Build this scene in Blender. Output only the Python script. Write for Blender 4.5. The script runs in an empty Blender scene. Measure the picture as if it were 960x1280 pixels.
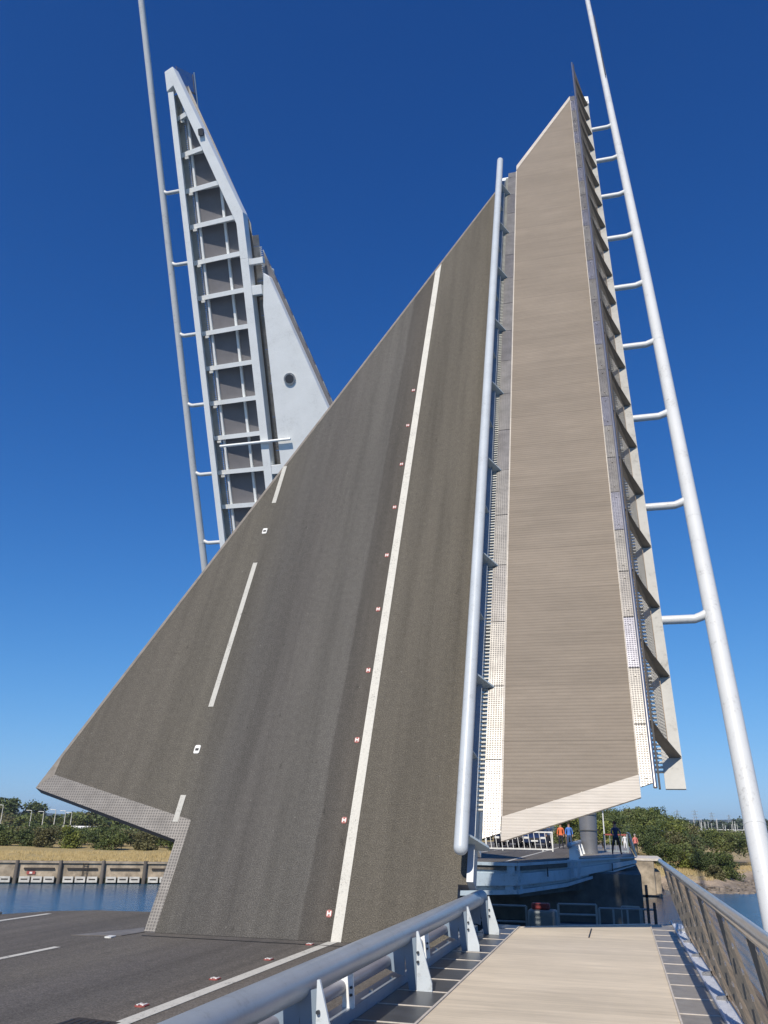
import bpy, math, random
from mathutils import Vector, Matrix
rnd = random.Random(7)
R = math.radians
scene = bpy.context.scene
COL = scene.collection

# ---------------------------------------------------------------- materials
class NT:
    def __init__(s, name):
        s.m = bpy.data.materials.new(name); s.m.use_nodes = True
        s.t = s.m.node_tree; s.n = s.t.nodes; s.b = s.n['Principled BSDF']
    def new(s, typ, **kw):
        n = s.n.new(typ)
        for k, v in kw.items(): setattr(n, k, v)
        return n
    def link(s, a, b): s.t.links.new(a, b)
    def coord(s, kind='Object', scale=(1, 1, 1)):
        tc = s.new('ShaderNodeTexCoord'); mp = s.new('ShaderNodeMapping')
        mp.inputs['Scale'].default_value = scale
        s.link(tc.outputs[kind], mp.inputs['Vector']); return mp.outputs['Vector']
    def noise(s, vec, scale, detail=4, rough=.6):
        n = s.new('ShaderNodeTexNoise'); n.inputs['Scale'].default_value = scale
        n.inputs['Detail'].default_value = detail; n.inputs['Roughness'].default_value = rough
        s.link(vec, n.inputs['Vector']); return n.outputs['Fac']
    def ramp(s, fac, stops, const=False):
        r = s.new('ShaderNodeValToRGB'); e = r.color_ramp.elements
        if const: r.color_ramp.interpolation = 'CONSTANT'
        while len(e) < len(stops): e.new(.5)
        for i, (p, c) in enumerate(stops):
            e[i].position = p; e[i].color = (c[0], c[1], c[2], 1) if not isinstance(c, (int, float)) else (c, c, c, 1)
        s.link(fac, r.inputs['Fac']); return r.outputs['Color']
    def mix(s, a, b, fac=.5, mode='MIX'):
        m = s.new('ShaderNodeMix', data_type='RGBA', blend_type=mode)
        for sock, v in ((m.inputs[0], fac), (m.inputs[6], a), (m.inputs[7], b)):
            if hasattr(v, 'links'): s.link(v, sock)
            elif isinstance(v, (int, float)): sock.default_value = v
            else: sock.default_value = (v[0], v[1], v[2], 1)
        return m.outputs[2]
    def math(s, op, a, b=0.):
        m = s.new('ShaderNodeMath', operation=op)
        for sock, v in ((m.inputs[0], a), (m.inputs[1], b)):
            if hasattr(v, 'links'): s.link(v, sock)
            else: sock.default_value = v
        return m.outputs[0]
    def bump(s, h, strength=.3, dist=.01):
        b = s.new('ShaderNodeBump'); b.inputs['Strength'].default_value = strength
        b.inputs['Distance'].default_value = dist
        s.link(h, b.inputs['Height']); s.link(b.outputs['Normal'], s.b.inputs['Normal'])
    def base(s, c):
        if hasattr(c, 'links'): s.link(c, s.b.inputs['Base Color'])
        else: s.b.inputs['Base Color'].default_value = (*c, 1)
    def set(s, rough=.6, metal=0., spec=.5):
        s.b.inputs['Roughness'].default_value = rough; s.b.inputs['Metallic'].default_value = metal
        s.b.inputs['Specular IOR Level'].default_value = spec

def sc(c, k): return tuple(x * k for x in c)

def simple(name, c, rough=.6, metal=0., var=.15, scale=3., bump=0., bscale=60., spec=.5, stretch=(1, 1, 1)):
    t = NT(name); v = t.coord(scale=stretch)
    f = t.noise(v, scale, 6, .65)
    t.base(t.ramp(f, [(.3, sc(c, 1 - var)), (.7, sc(c, 1 + var))]))
    t.set(rough, metal, spec)
    if bump: t.bump(t.noise(v, bscale, 3), bump, .01)
    return t.m

def asphalt(name, c, speck=.5, stripes=None, dirt=.12):
    t = NT(name); v = t.coord()
    fine = t.noise(v, 55, 3, .8); mid = t.noise(v, 9, 5, .7)
    big = t.noise(t.coord(scale=(1.1, .12, 1)), .9, 4, .6)
    col = t.ramp(fine, [(.36, sc(c, 1 - speck * .75)), (.5, c), (.66, sc(c, 1 + speck * 1.3))])
    col = t.mix(col, t.ramp(mid, [(.3, .86), (.72, 1.12)]), 1., 'MULTIPLY')
    col = t.mix(col, t.ramp(big, [(.3, 1 - dirt), (.7, 1 + dirt)]), 1., 'MULTIPLY')
    if stripes:
        sx = t.new('ShaderNodeSeparateXYZ'); t.link(v, sx.inputs[0])
        wob = t.math('ADD', sx.outputs['X'], t.math('MULTIPLY', t.noise(v, .5, 2), .12))
        fac = t.math('DIVIDE', t.math('ADD', wob, 12.), 12.)
        col = t.mix(col, t.ramp(fac, [(((x + 12.) / 12.), cc) for x, cc in stripes]), 1., 'MULTIPLY')
    tr = t.noise(t.coord(scale=(3.4, .10, 1)), 1., 5, .6)
    col = t.mix(col, t.ramp(tr, [(.34, .84), (.5, 1.), (.66, 1.1)]), 1., 'MULTIPLY')
    st = t.noise(v, 1.7, 6, .75)
    col = t.mix(col, t.ramp(st, [(.26, .70), (.36, 1.), (.72, 1.), (.8, 1.14)]), 1., 'MULTIPLY')
    sk_ = t.noise(t.coord(scale=(1, .5, 1)), 7., 2, .5)
    col = t.mix(col, t.ramp(sk_, [(.23, .72), (.29, 1.)]), 1., 'MULTIPLY')
    vo = t.new('ShaderNodeTexVoronoi'); vo.inputs['Scale'].default_value = 3.1; t.link(v, vo.inputs['Vector'])
    spot = t.ramp(vo.outputs['Distance'], [(.0, 1.), (.05, 0.)])
    col = t.mix(col, (.42, .41, .38), t.math('MULTIPLY', spot, .45))
    t.base(col); t.set(.85, 0, .3); t.bump(fine, .5, .012)
    return t.m

M = {}
M['asphalt'] = asphalt('road_asphalt', (.116, .106, .094), .55,
    [(-11.6, (.98, .96, .93)), (-9.9, (1.05, 1.03, 1)), (-8.6, (.92, .91, .9)), (-6.9, (1.05, 1.04, 1.0)), (-6.1, (.94, .94, .96)), (-5.2, (.9, .9, .9)), (-4.6, (1.08, 1.05, 1.0))])
M['leaf_asphalt'] = asphalt('leaf_asphalt', (.095, .088, .076), .6,
    [(-11.2, (1., .98, .95)), (-9.2, (1.02, 1.0, .96)), (-8.0, (1.04, 1.03, .98)), (-7.1, (.86, .88, .93)), (-6.4, (.88, .89, .94)), (-5.7, (1.04, 1.06, 1.1)), (-5.06, (1.0, 1.02, 1.06)), (-5.04, (.74, .74, .76)), (-4.5, (.86, .83, .80)), (-4.4, (1.03, 1.0, .93)), (-2.6, (1.08, 1.04, .95))])

def paint(name, c=(.62, .6, .53)):
    t = NT(name); v = t.coord()
    n = t.noise(v, 28, 6, .8); n2 = t.noise(v, 2.5, 3)
    f = t.math('ADD', t.math('MULTIPLY', n, .75), t.math('MULTIPLY', n2, .3))
    t.base(t.ramp(f, [(.39, sc(c, .3)), (.46, sc(c, .86)), (.75, sc(c, 1.08))])); t.set(.7)
    t.bump(n, .3, .01)
    return t.m
M['paint'] = paint('road_paint')
M['paint_worn'] = paint('road_paint_worn', (.5, .49, .44))

def boards(name, c, var=.12, rib=24., grime=.14):
    t = NT(name); v = t.coord()
    st = t.noise(t.coord(scale=(.35, 6, 1)), 2.4, 6, .7)
    st2 = t.noise(t.coord(scale=(1.5, 26, 1)), 2.2, 3, .7)
    big = t.noise(t.coord(scale=(.6, 1.1, 1)), .8, 4, .6)
    col = t.ramp(st, [(.28, sc(c, 1 - var)), (.72, (c[0] * (1 + var), c[1] * (1 + var), c[2] * (1 + var * 1.1)))])
    col = t.mix(col, t.ramp(st2, [(.3, .93), (.7, 1.07)]), 1., 'MULTIPLY')
    col = t.mix(col, t.ramp(big, [(.3, 1 - grime), (.7, 1 + grime * .6)]), 1., 'MULTIPLY')
    sx = t.new('ShaderNodeSeparateXYZ'); t.link(v, sx.inputs[0])
    def tone(width, lo, hi):
        fl = t.math('FLOOR', t.math('DIVIDE', sx.outputs['Y'], width))
        wn = t.new('ShaderNodeTexWhiteNoise', noise_dimensions='1D'); t.link(fl, wn.inputs['W'])
        return t.ramp(wn.outputs['Value'], [(0, lo), (1, hi)])
    col = t.mix(col, tone(.145, 1 - var * .35, 1 + var * .3), 1., 'MULTIPLY')
    col = t.mix(col, tone(1.16, 1 - var * .35, 1 + var * .3), 1., 'MULTIPLY')
    fr = t.math('FRACT', t.math('DIVIDE', sx.outputs['Y'], 1.16))
    col = t.mix(col, t.ramp(fr, [(0, .82), (.012, .82), (.02, 1.), (1, 1.)]), 1., 'MULTIPLY')
    w = t.math('SINE', t.math('MULTIPLY', sx.outputs['Y'], rib * 2 * math.pi / 1.), 0)
    w = t.math('MULTIPLY', t.math('ADD', w, 1.), .5)
    col = t.mix(col, t.ramp(w, [(.0, .80), (.35, 1.), (1., 1.03)]), .8, 'MULTIPLY')
    vo = t.new('ShaderNodeTexVoronoi'); vo.inputs['Scale'].default_value = 1.3; t.link(v, vo.inputs['Vector'])
    col = t.mix(col, (.12, .1, .08), t.math('MULTIPLY', t.ramp(vo.outputs['Distance'], [(0, 1.), (.02, 0.)]), .6))
    t.base(col); t.set(.72, 0, .3); t.bump(w, .35, .006)
    return t.m
M['boards'] = boards('footway_boards', (.66, .565, .42), .13)
M['leaf_boards'] = boards('leaf_boards', (.232, .194, .152), .10, 14., .1)

def chequer(name, c, scale=18, metal=.7, rough=.42, dots=.45):
    t = NT(name); v = t.coord(scale=(1, 1, 1))
    vo = t.new('ShaderNodeTexVoronoi'); vo.inputs['Scale'].default_value = scale; vo.inputs['Randomness'].default_value = 0.05
    t.link(v, vo.inputs['Vector'])
    d = t.ramp(vo.outputs['Distance'], [(.2, 1.), (.34, 0.)])
    n = t.noise(v, 3, 5)
    col = t.ramp(n, [(.3, sc(c, .75)), (.7, sc(c, 1.15))])
    col = t.mix(col, sc(c, 1 - dots), d)
    t.base(col); t.set(rough, metal); t.bump(d, .6, .01)
    return t.m
M['chequer'] = chequer('chequer_plate', (.23, .215, .195), 19, .3, .5, .4)
M['perf_plate'] = chequer('slip_plate', (.27, .262, .25), 22, .93, .44, .2)
M['ribbed_plate'] = boards('ribbed_plate', (.56, .51, .44), .1, 20., .12)

def steel(name, c, rough=.45, streak=.1, spots=.0):
    t = NT(name); v = t.coord()
    n = t.noise(v, 1.3, 6, .7); n2 = t.noise(v, 14, 4, .7)
    col = t.ramp(n, [(.3, sc(c, 1 - streak)), (.7, sc(c, 1 + streak * .4))])
    if spots:
        f = t.math('MULTIPLY', t.math('ADD', n, n2), .5)
        col = t.mix(col, t.ramp(f, [(.36, (.34, .31, .26)), (.45, (1, 1, 1))]), spots, 'MULTIPLY')
    t.base(col); t.set(rough, 0, .5); t.bump(n2, .05, .01)
    return t.m
M['white_steel'] = steel('white_painted_steel', (.84, .86, .85), .45, .07, .15)
M['mast_steel'] = steel('mast_painted_steel', (.62, .63, .62), .4, .06, .4)
M['rail_steel'] = steel('rail_painted_steel', (.29, .335, .39), .32, .14, .35)
M['web_shade_blue'] = steel('post_web', (.22, .28, .35), .45, .1)  # darkened blue paints the top rail's shadow onto the webs; sleeve shares it
M['low_rail'] = steel('lower_rail_steel', (.24, .24, .29), .35, .12, .2)
M['post_paint'] = steel('post_paint', (.60, .65, .68), .42, .12, .5)
M['leaf_rail'] = steel('leaf_rail_steel', (.50, .54, .57), .4, .1, .3)
M['pale_steel'] = steel('fascia_painted_steel', (.52, .52, .47), .5, .18, .5)
M['blue_steel'] = steel('girder_painted_steel', (.42, .50, .55), .5, .15, .5)
M['dark_steel'] = steel('dark_steel', (.035, .04, .05), .5, .2)
M['deck_under'] = simple('deck_underside', (.17, .165, .175), .7, 0, .08, 2.)
M['stainless'] = simple('stainless_steel', (.55, .52, .48), .28, .85, .1, 4.)
M['mesh_wire'] = simple('wire_mesh', (.30, .225, .15), .6, .0, .35, 3.)
M['tile_dark'] = simple('strip_paving_dark', (.060, .062, .066), .38, 0, .22, 5., .15, 80, .6)  # same paving as the grey strip, its view-angle darkness put into the colour
M['tile_grey'] = simple('strip_paving_grey', (.25, .228, .195), .5, 0, .2, 5., .15, 80, .5)
M['joint'] = simple('strip_joint', (.62, .56, .48), .6, 0, .2, 9.)
M['ledge'] = simple('ledge_grating', (.62, .64, .68), .45, .2, .1, 6.)
M['concrete'] = simple('stained_concrete', (.33, .275, .205), .85, 0, .55, 1.3, .4, 14, .3)
M['dark_concrete'] = simple('shaded_pier_concrete', (.10, .105, .10), .85, 0, .4, 1.1, .3, 14, .3)  # concrete darkened to carry the shade under the decks; column bands share it
M['timber'] = simple('weathered_timber', (.13, .115, .10), .85, 0, .35, 3, .3, 20, .3, (1, 1, .15))
M['dark_timber'] = simple('dark_timber', (.035, .028, .024), .85, 0, .3, 3)
M['white'] = simple('white_plastic', (.72, .72, .68), .5, 0, .12, 5)
M['dull_red'] = simple('dull_red', (.22, .03, .03), .6, 0, .2, 5)
M['red'] = simple('red_plastic', (.34, .08, .065), .5, 0, .1, 5)
M['post_dark'] = simple('parapet_post_steel', (.17, .15, .125), .5, .5, .15, 4.)
M['ledge_pale'] = steel('ledge_painted_steel', (.42, .41, .37), .5, .2, .5)
M['grey_col'] = simple('column_steel', (.22, .225, .24), .45, .3, .12, 1.2)
M['black'] = simple('black_rubber', (.02, .02, .022), .6, 0, .1, 5)
M['glass'] = simple('car_glass', (.02, .025, .03), .08, 0, .1, 5, spec=.8)
M['trunk'] = simple('bark', (.12, .09, .065), .9, 0, .3, 8)
M['cabinet'] = simple('cabinet_paint', (.20, .23, .24), .6, 0, .15, 3)

def leafmat(name, c1, c2):
    t = NT(name); v = t.coord()
    n = t.noise(v, .9, 3, .6); n2 = t.noise(v, 9, 2, .6)
    f = t.math('ADD', t.math('MULTIPLY', n, .6), t.math('MULTIPLY', n2, .4))
    t.base(t.ramp(f, [(.36, c1), (.62, c2)])); t.set(.6, 0, .3)
    t.b.inputs['Subsurface Weight'].default_value = 0
    return t.m
M['leaf_dark'] = leafmat('foliage_dark', (.035, .058, .018), (.105, .13, .042))
M['leaf_mid'] = leafmat('foliage_mid', (.05, .08, .02), (.15, .17, .052))
M['leaf_bright'] = leafmat('foliage_bright', (.10, .13, .022), (.22, .24, .05))
M['leaf_olive'] = leafmat('foliage_olive', (.075, .075, .03), (.16, .15, .065))
M['leaf_yellow'] = leafmat('foliage_yellow', (.08, .105, .02), (.19, .21, .05))
M['leaf_blue'] = leafmat('foliage_far', (.035, .055, .04), (.075, .10, .06))
M['dry_grass'] = leafmat('dry_grass', (.28, .21, .09), (.46, .36, .18))

# terrain: rock near the waterline, dry grass above
t = NT('shore_ground'); v = t.coord()
sx = t.new('ShaderNodeSeparateXYZ'); t.link(v, sx.inputs[0])
n = t.noise(v, .8, 6, .7); n2 = t.noise(v, 5, 5, .7)
hz = t.math('ADD', sx.outputs['Z'], t.math('MULTIPLY', n, .7))
rock = t.ramp(n2, [(.3, (.06, .05, .04)), (.5, (.26, .21, .16)), (.72, (.42, .35, .27))])
sand = t.ramp(n2, [(.3, (.36, .27, .19)), (.7, (.5, .4, .29))])
grass = t.ramp(n2, [(.3, (.25, .2, .08)), (.5, (.40, .31, .14)), (.75, (.5, .40, .22))])
f1 = t.new('ShaderNodeMapRange'); f1.inputs[1].default_value = -1.75; f1.inputs[2].default_value = -1.5; t.link(hz, f1.inputs[0])
f2 = t.new('ShaderNodeMapRange'); f2.inputs[1].default_value = -1.45; f2.inputs[2].default_value = -1.1; t.link(hz, f2.inputs[0])
t.base(t.mix(t.mix(rock, sand, f1.outputs[0]), grass, f2.outputs[0])); t.set(.9, 0, .2); t.bump(n2, .8, .12)
M['ground'] = t.m

t = NT('harbour_water'); v = t.coord()
n = t.noise(t.coord(scale=(1, 1.6, 1)), 1.6, 5, .6); n2 = t.noise(t.coord(scale=(1, 1.5, 1)), .12, 3, .5)
t.base(t.ramp(n2, [(.35, (.02, .07, .13)), (.65, (.035, .10, .165))])); t.set(.16, 0, .5)
t.bump(n, .35, .25)
M['water'] = t.m

# ---------------------------------------------------------------- mesh helpers
class MB:
    def __init__(s): s.v = []; s.f = []; s.mi = []; s.cur = 0; s.smooth = []
    def add(s, vs, fs, smooth=False):
        o = len(s.v); s.v += [tuple(p) for p in vs]
        for f in fs: s.f.append([o + i for i in f]); s.mi.append(s.cur); s.smooth.append(smooth)
        return s
    def box(s, x0, x1, y0, y1, z0, z1):
        vs = [(x, y, z) for z in (z0, z1) for y in (y0, y1) for x in (x0, x1)]
        return s.add(vs, [(0, 2, 3, 1), (4, 5, 7, 6), (0, 1, 5, 4), (2, 6, 7, 3), (0, 4, 6, 2), (1, 3, 7, 5)])
    def bevbox(s, x0, x1, y0, y1, z0, z1, b=.02):
        # box with chamfered vertical-ish edges along Z
        p = [(x0 + b, y0), (x1 - b, y0), (x1, y0 + b), (x1, y1 - b), (x1 - b, y1), (x0 + b, y1), (x0, y1 - b), (x0, y0 + b)]
        return s.prism(p, z0, z1)
    def prism(s, poly, z0, z1):
        a = sum(poly[i][0] * poly[(i + 1) % len(poly)][1] - poly[(i + 1) % len(poly)][0] * poly[i][1] for i in range(len(poly)))
        if a < 0: poly = poly[::-1]
        n = len(poly)
        z0f = z0 if callable(z0) else (lambda x, y: z0); z1f = z1 if callable(z1) else (lambda x, y: z1)
        vs = [(x, y, z0f(x, y)) for x, y in poly] + [(x, y, z1f(x, y)) for x, y in poly]
        fs = [tuple(range(n))[::-1], tuple(range(n, 2 * n))]
        for i in range(n):
            j = (i + 1) % n; fs.append((i, j, n + j, n + i))
        return s.add(vs, fs)
    def slab(s, pts, d):
        # polygon pts in 3D, extruded by vector d
        n = len(pts); d = Vector(d)
        vs = [Vector(p) for p in pts] + [Vector(p) + d for p in pts]
        fs = [tuple(range(n))[::-1], tuple(range(n, 2 * n))] + [(i, (i + 1) % n, n + (i + 1) % n, n + i) for i in range(n)]
        return s.add(vs, fs)
    def bar(s, a, b, w, h, up=(0, 0, 1)):
        a = Vector(a); b = Vector(b); d = (b - a).normalized(); up = Vector(up)
        sd = d.cross(up)
        if sd.length < 1e-4: sd = d.cross(Vector((1, 0, 0)))
        sd.normalize(); u = sd.cross(d)
        c = [sd * (i * w / 2) + u * (j * h / 2) for i, j in ((-1, -1), (1, -1), (1, 1), (-1, 1))]
        return s.add([a + q for q in c] + [b + q for q in c], [(0, 1, 2, 3)[::-1], (4, 5, 6, 7), (0, 1, 5, 4), (1, 2, 6, 5), (2, 3, 7, 6), (3, 0, 4, 7)][:6])
    def tube(s, pts, r, n=12, caps=True, smooth=True):
        pts = [Vector(p) for p in pts]; rs = r if isinstance(r, (list, tuple)) else [r] * len(pts)
        rings = []; ref = None
        for i, p in enumerate(pts):
            d = (pts[min(i + 1, len(pts) - 1)] - pts[max(i - 1, 0)]).normalized()
            if ref is None:
                ref = d.cross(Vector((0, 0, 1)))
                if ref.length < .05: ref = d.cross(Vector((1, 0, 0)))
            ref = (ref - d * ref.dot(d)).normalized(); bi = d.cross(ref)
            rings.append([p + (ref * math.cos(2 * math.pi * k / n) + bi * math.sin(2 * math.pi * k / n)) * rs[i] for k in range(n)])
        vs = [q for g in rings for q in g]; fs = []
        for i in range(len(pts) - 1):
            for k in range(n):
                k2 = (k + 1) % n
                fs.append((i * n + k, i * n + k2, (i + 1) * n + k2, (i + 1) * n + k))
        s.add(vs, fs, smooth)
        if caps:
            s.add(rings[0], [tuple(range(n))[::-1]]); s.add(rings[-1], [tuple(range(n))])
        return s
    def capsule(s, a, b, r, n=16):
        a = Vector(a); b = Vector(b); d = (b - a).normalized()
        P = []; Q = []
        for k in range(5):
            th = math.pi / 2 * k / 5
            P.append(a - d * (r * math.cos(th))); Q.append(max(r * math.sin(th), .002))
        P += [a, b]; Q += [r, r]
        for k in range(4, -1, -1):
            th = math.pi / 2 * k / 5
            P.append(b + d * (r * math.cos(th))); Q.append(max(r * math.sin(th), .002))
        return s.tube(P, Q, n)
    def sphere(s, c, r, n=10, m=6):
        c = Vector(c); r = Vector(r) if not isinstance(r, (int, float)) else Vector((r, r, r))
        vs = []; fs = []
        for i in range(m + 1):
            th = math.pi * i / m
            for k in range(n):
                ph = 2 * math.pi * k / n
                vs.append(c + Vector((math.sin(th) * math.cos(ph) * r.x, math.sin(th) * math.sin(ph) * r.y, math.cos(th) * r.z)))
        for i in range(m):
            for k in range(n):
                fs.append((i * n + k, (i + 1) * n + k, (i + 1) * n + (k + 1) % n, i * n + (k + 1) % n))
        return s.add(vs, fs, True)
    def build(s, name, mats, parent=None, kind=None, label=None, loc=None, bevel=0.):
        me = bpy.data.meshes.new(name); me.from_pydata(s.v, [], s.f)
        if not isinstance(mats, (list, tuple)): mats = [mats]
        for m in mats: me.materials.append(m)
        me.polygons.foreach_set('material_index', s.mi); me.polygons.foreach_set('use_smooth', s.smooth)
        me.update(); me.validate()
        o = bpy.data.objects.new(name, me); COL.objects.link(o)
        if parent: o.parent = parent
        if kind: o['kind'] = kind
        if label: o['label'] = label
        if loc: o.location = loc
        if bevel:
            b = o.modifiers.new('edge', 'BEVEL'); b.width = bevel; b.segments = 2; b.limit_method = 'ANGLE'
        return o

def thing(name, label, cat, loc=(0, 0, 0), rz=0, group=None):
    o = bpy.data.objects.new(name, None); COL.objects.link(o); o.empty_display_size = .3
    o.location = loc; o.rotation_euler = (0, 0, rz); tag(o, label, cat, group); return o
def tag(o, label, cat, group=None):
    o['label'] = label; o['category'] = cat
    if group: o['group'] = group
    return o
def copy_tree(o, parent=None):
    c = o.copy(); COL.objects.link(c)
    if parent: c.parent = parent
    for ch in o.children: copy_tree(ch, c)
    return c

# ---------------------------------------------------------------- shared sub-shapes
def wire_panel(mb, base0, base1, top0, top1, n=34, r=.0018):
    # diamond wire net spanned between a bottom line and a top line
    b0, b1, t0, t1 = map(Vector, (base0, base1, top0, top1))
    nrm = (b1 - b0).cross(t0 - b0).normalized()
    def P(u, w): return (b0.lerp(b1, u)).lerp(t0.lerp(t1, u), w)
    sh = .30
    for k in range(int(-sh * n), n + int(sh * n) + 1):
        for dr in (1, -1):
            u0 = k / n; u1 = u0 + dr * sh
            w0, w1 = 0., 1.
            if u0 < 0:
                if u1 <= 0: continue
                w0 = -u0 / (u1 - u0); u0 = 0
            if u0 > 1:
                if u1 >= 1: continue
                w0 = (u0 - 1) / (u0 - u1); u0 = 1
            if u1 > 1: w1 = w0 + (1 - w0) * (1 - u0) / (u1 - u0); u1 = 1
            if u1 < 0: w1 = w0 + (1 - w0) * u0 / (u0 - u1); u1 = 0
            a = P(u0, w0); b = P(u1, w1)
            d = (b - a)
            if d.length < .02: continue
            sd = d.cross(nrm).normalized() * r; nn = nrm * r
            mb.add([a - sd, a + sd, a + nn, b - sd, b + sd, b + nn], [(0, 1, 4, 3), (1, 2, 5, 4), (2, 0, 3, 5)])
    for w in (.02, .98):
        mb.bar(P(0, w), P(1, w), .014, .014)

# ---------------------------------------------------------------- the bridge leaf
DX = 2.828
def diag(x, dv=0.): return 2.55 + DX * (x + 11.17) + dv
def diagx(v, dv=0.): return (v - 2.55 - dv) / DX - 11.17

def make_leaf(label, dr, df, paint_dash=True):
    root = thing('bridge_leaf', label, 'bridge leaf')
    D = lambda x: diag(x, dr)
    XR = -2.42; XA, XB, XC = -7.83, -7.77, -11.17
    E1 = .15
    # carriageway slab
    def inset_poly(i, j, k, q, r):
        # i: hinge-left strip, j: lower-left strip, k: diagonal strip
        sl = (2.55 - 1.57) / (XC - XB)
        low = lambda x: 1.57 + (x - XB) * sl
        pts = [(XA + i, 0.), (XR, 0.), (XR, D(XR) - k)]
        xq = XC + q
        pts += [((low(0) * 0 + XC) + q, D(XC + q) - k), (XC + q, low(XC + q) + j) ,
                (XB + i, low(XB) + j)]
        return pts
    xs = XC + .26
    sl = (2.55 - 1.57) / (XC - XB); low = lambda x: 1.57 + (x - XB) * sl
    kd = .2
    xl = XC + .3
    asp = [(XA + .2, .0), (-2.57, 0.), (-2.57, .95), (XR, .95), (XR, D(XR) - kd), (xl, D(xl) - kd), (xl, low(xl) + .37), (XB + .2, low(XB) + .37)]
    slab = [(XA, .0), (-2.57, 0.), (-2.57, .95), (XR, .95), (XR, D(XR)), (XC, D(XC)), (XC, low(XC)), (XB, low(XB))]
    road = MB().prism(slab, -.22, -.008).build('road_deck', M['deck_under'], root)
    MB().prism(asp, -.012, 0.).build('asphalt_surface', M['leaf_asphalt'], road)
    g = MB()
    g.prism([(XC, low(XC)), (XB, low(XB)), (XB + .2, low(XB) + .37), (xl, low(xl) + .37)], -.012, .006)
    g.build('chequer_plate', M['chequer'], road)
    g = MB(); g.prism([(XA, 0.01), (XA + .2, 0.01), (XB + .2, low(XB) + .37), (XB, low(XB))], -.012, .0055); g.build('chequer_plate', M['chequer'], road)
    g = MB(); g.prism([(XC, D(XC)), (XC, low(XC)), (xl, low(xl) + .37), (xl, D(xl) - kd), (XR, D(XR) - kd), (XR, D(XR))], -.012, .007)
    g.build('nose_plate', M['nose_dark'], road)
    # comb of plates overhanging the slanted edge
    g = MB()
    x = XC + .2
    while x < XR - .1:
        g.prism([(x, D(x) - .02), (x + .22, D(x + .22) - .02), (x + .2, D(x + .22) + .02), (x + .02, D(x) + .05)], -.16, -.10); x += .27
    g.build('nose_fingers', M['pale_steel'], road)
    # markings
    xe = -4.46
    g = MB().prism([(xe - .085, .0), (xe + .085, .0), (xe + .085, D(xe + .085) - .2), (xe - .085, D(xe - .085) - .2)], .0, .004)
    g.build('edge_line', M['paint'], road)
    for v0, v1 in ((1.9, 2.42), (4.33, 8.26), (10.3, D(-7.88) - .15)):
        MB().box(-7.935, -7.825, v0, v1, .008, .012).build('lane_dash', M['paint_worn'], road)
    for v in (3.37, 9.31):
        s_ = MB().bevbox(-7.95, -7.83, v - .09, v + .09, 0, .014).build('road_stud', M['white'], road)
        MB().box(-7.925, -7.855, v - .03, v + .02, .0145, .02).build('lens', M['black'], s_)
    v = .42
    while v < 15.5:
        s_ = MB().bevbox(-4.69, -4.595, v - .058, v + .058, 0, .010).build('road_stud', M['red'], road)
        q = MB(); q.box(-4.676, -4.660, v - .038, v + .038, .0105, .016); q.box(-4.624, -4.608, v - .038, v + .038, .0105, .016); q.box(-4.659, -4.621, v - .012, v + .012, .0105, .016)
        q.build('lens', M['white'], s_); v += 1.56
    # tubular guard rail between road and footway
    rail = MB(); rail.capsule((-2.46, 1.32, .52), (-2.46, min(28.1, D(-2.5) + 1.0), .52), .115, 20)
    ra = rail.build('guard_rail', M['leaf_rail'], root)
    MB().box(XR + .003, -2.31, .95, D(XR) - .2, -.2, .12).build('kerb_beam', M['rail_steel'], ra)
    v = 1.55; ks = []
    while v < D(-2.4) + .3: ks.append(v); v += 3.07
    for v in ks:
        g = MB().slab([(-2.50, v, .42), (-2.36, v, .45), (-2.10, v, .0), (-2.10, v, -.12), (-2.42, v, -.12)], (0, .035, 0))
        g.box(-2.49, -2.41, v - .06, v + .09, -.1, .45)
        g.build('rail_bracket', M['blue_steel'], ra)
        if v + 1.53 < D(-2.4):
            MB().slab([(-2.46, v + 1.53, .40), (-2.38, v + 1.53, .40), (-2.30, v + 1.53, .0), (-2.46, v + 1.53, .0)], (0, .03, 0)).build('rail_stiffener', M['blue_steel'], ra)
    MB().tube([(-2.46, 1.5, .27), (-2.46, 27.2, .27)], .05, 10).build('lower_rail', M['rail_steel'], ra)
    # open grating slots either side of the footway
    g = MB(); v = 2.2
    while v < D(-2.3): g.box(-2.31, -2.20, v, v + .03, -.06, -.02); v += .085
    g.build('slot_grating', M['pale_steel'], root)
    g = MB(); v = 2.9
    while v < 34.5 + df: g.box(.58, .77, v, v + .03, -.06, -.02); v += .085
    g.box(.63, .64, 2.9, 34.5 + df, -.10, -.06)
    g.build('slot_grating', M['pale_steel'], root)
    # footway
    dt = lambda x: 28.4 + 2.85 * (x + 1.96) + df
    db = lambda x: 2.08 + .335 * (x + 1.9)
    fw = MB().prism([(-1.9, db(-1.9)), (.37, db(.37)), (.37, dt(.37) - .42), (-1.9, dt(-1.9) - .42)], -.03, .0)
    fo = fw.build('footway_deck', M['leaf_boards'], root)
    g = MB().prism([(-1.9, db(-1.9) - .42), (.37, db(.37) - .40), (.37, db(.37)), (-1.9, db(-1.9))], -.03, .012)
    for k in range(1, 5):
        x = -1.9 + 2.27 * k / 5
        g.bar((x, db(x) - .41, .013), (x - .04, db(x), .013), .008, .004)
    g.build('hinge_plate', M['ribbed_plate'], fo)
    g = MB().prism([(-1.9, dt(-1.9) - .42), (.37, dt(.37) - .42), (.37, dt(.37)), (-1.9, dt(-1.9))], -.03, .014)
    g.build('nose_plate', M['ribbed_plate'], fo)
    g = MB(); g.box(-1.915, -1.885, db(-1.9), dt(-1.9) - .5, -.01, .014); g.box(.36, .378, db(.37), dt(.37) - .5, -.01, .014)
    g.build('trim', M['ribbed_plate'], fo)
    # plates down both sides of the footway, one length at a time
    v = 1.6; k = 0
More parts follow.
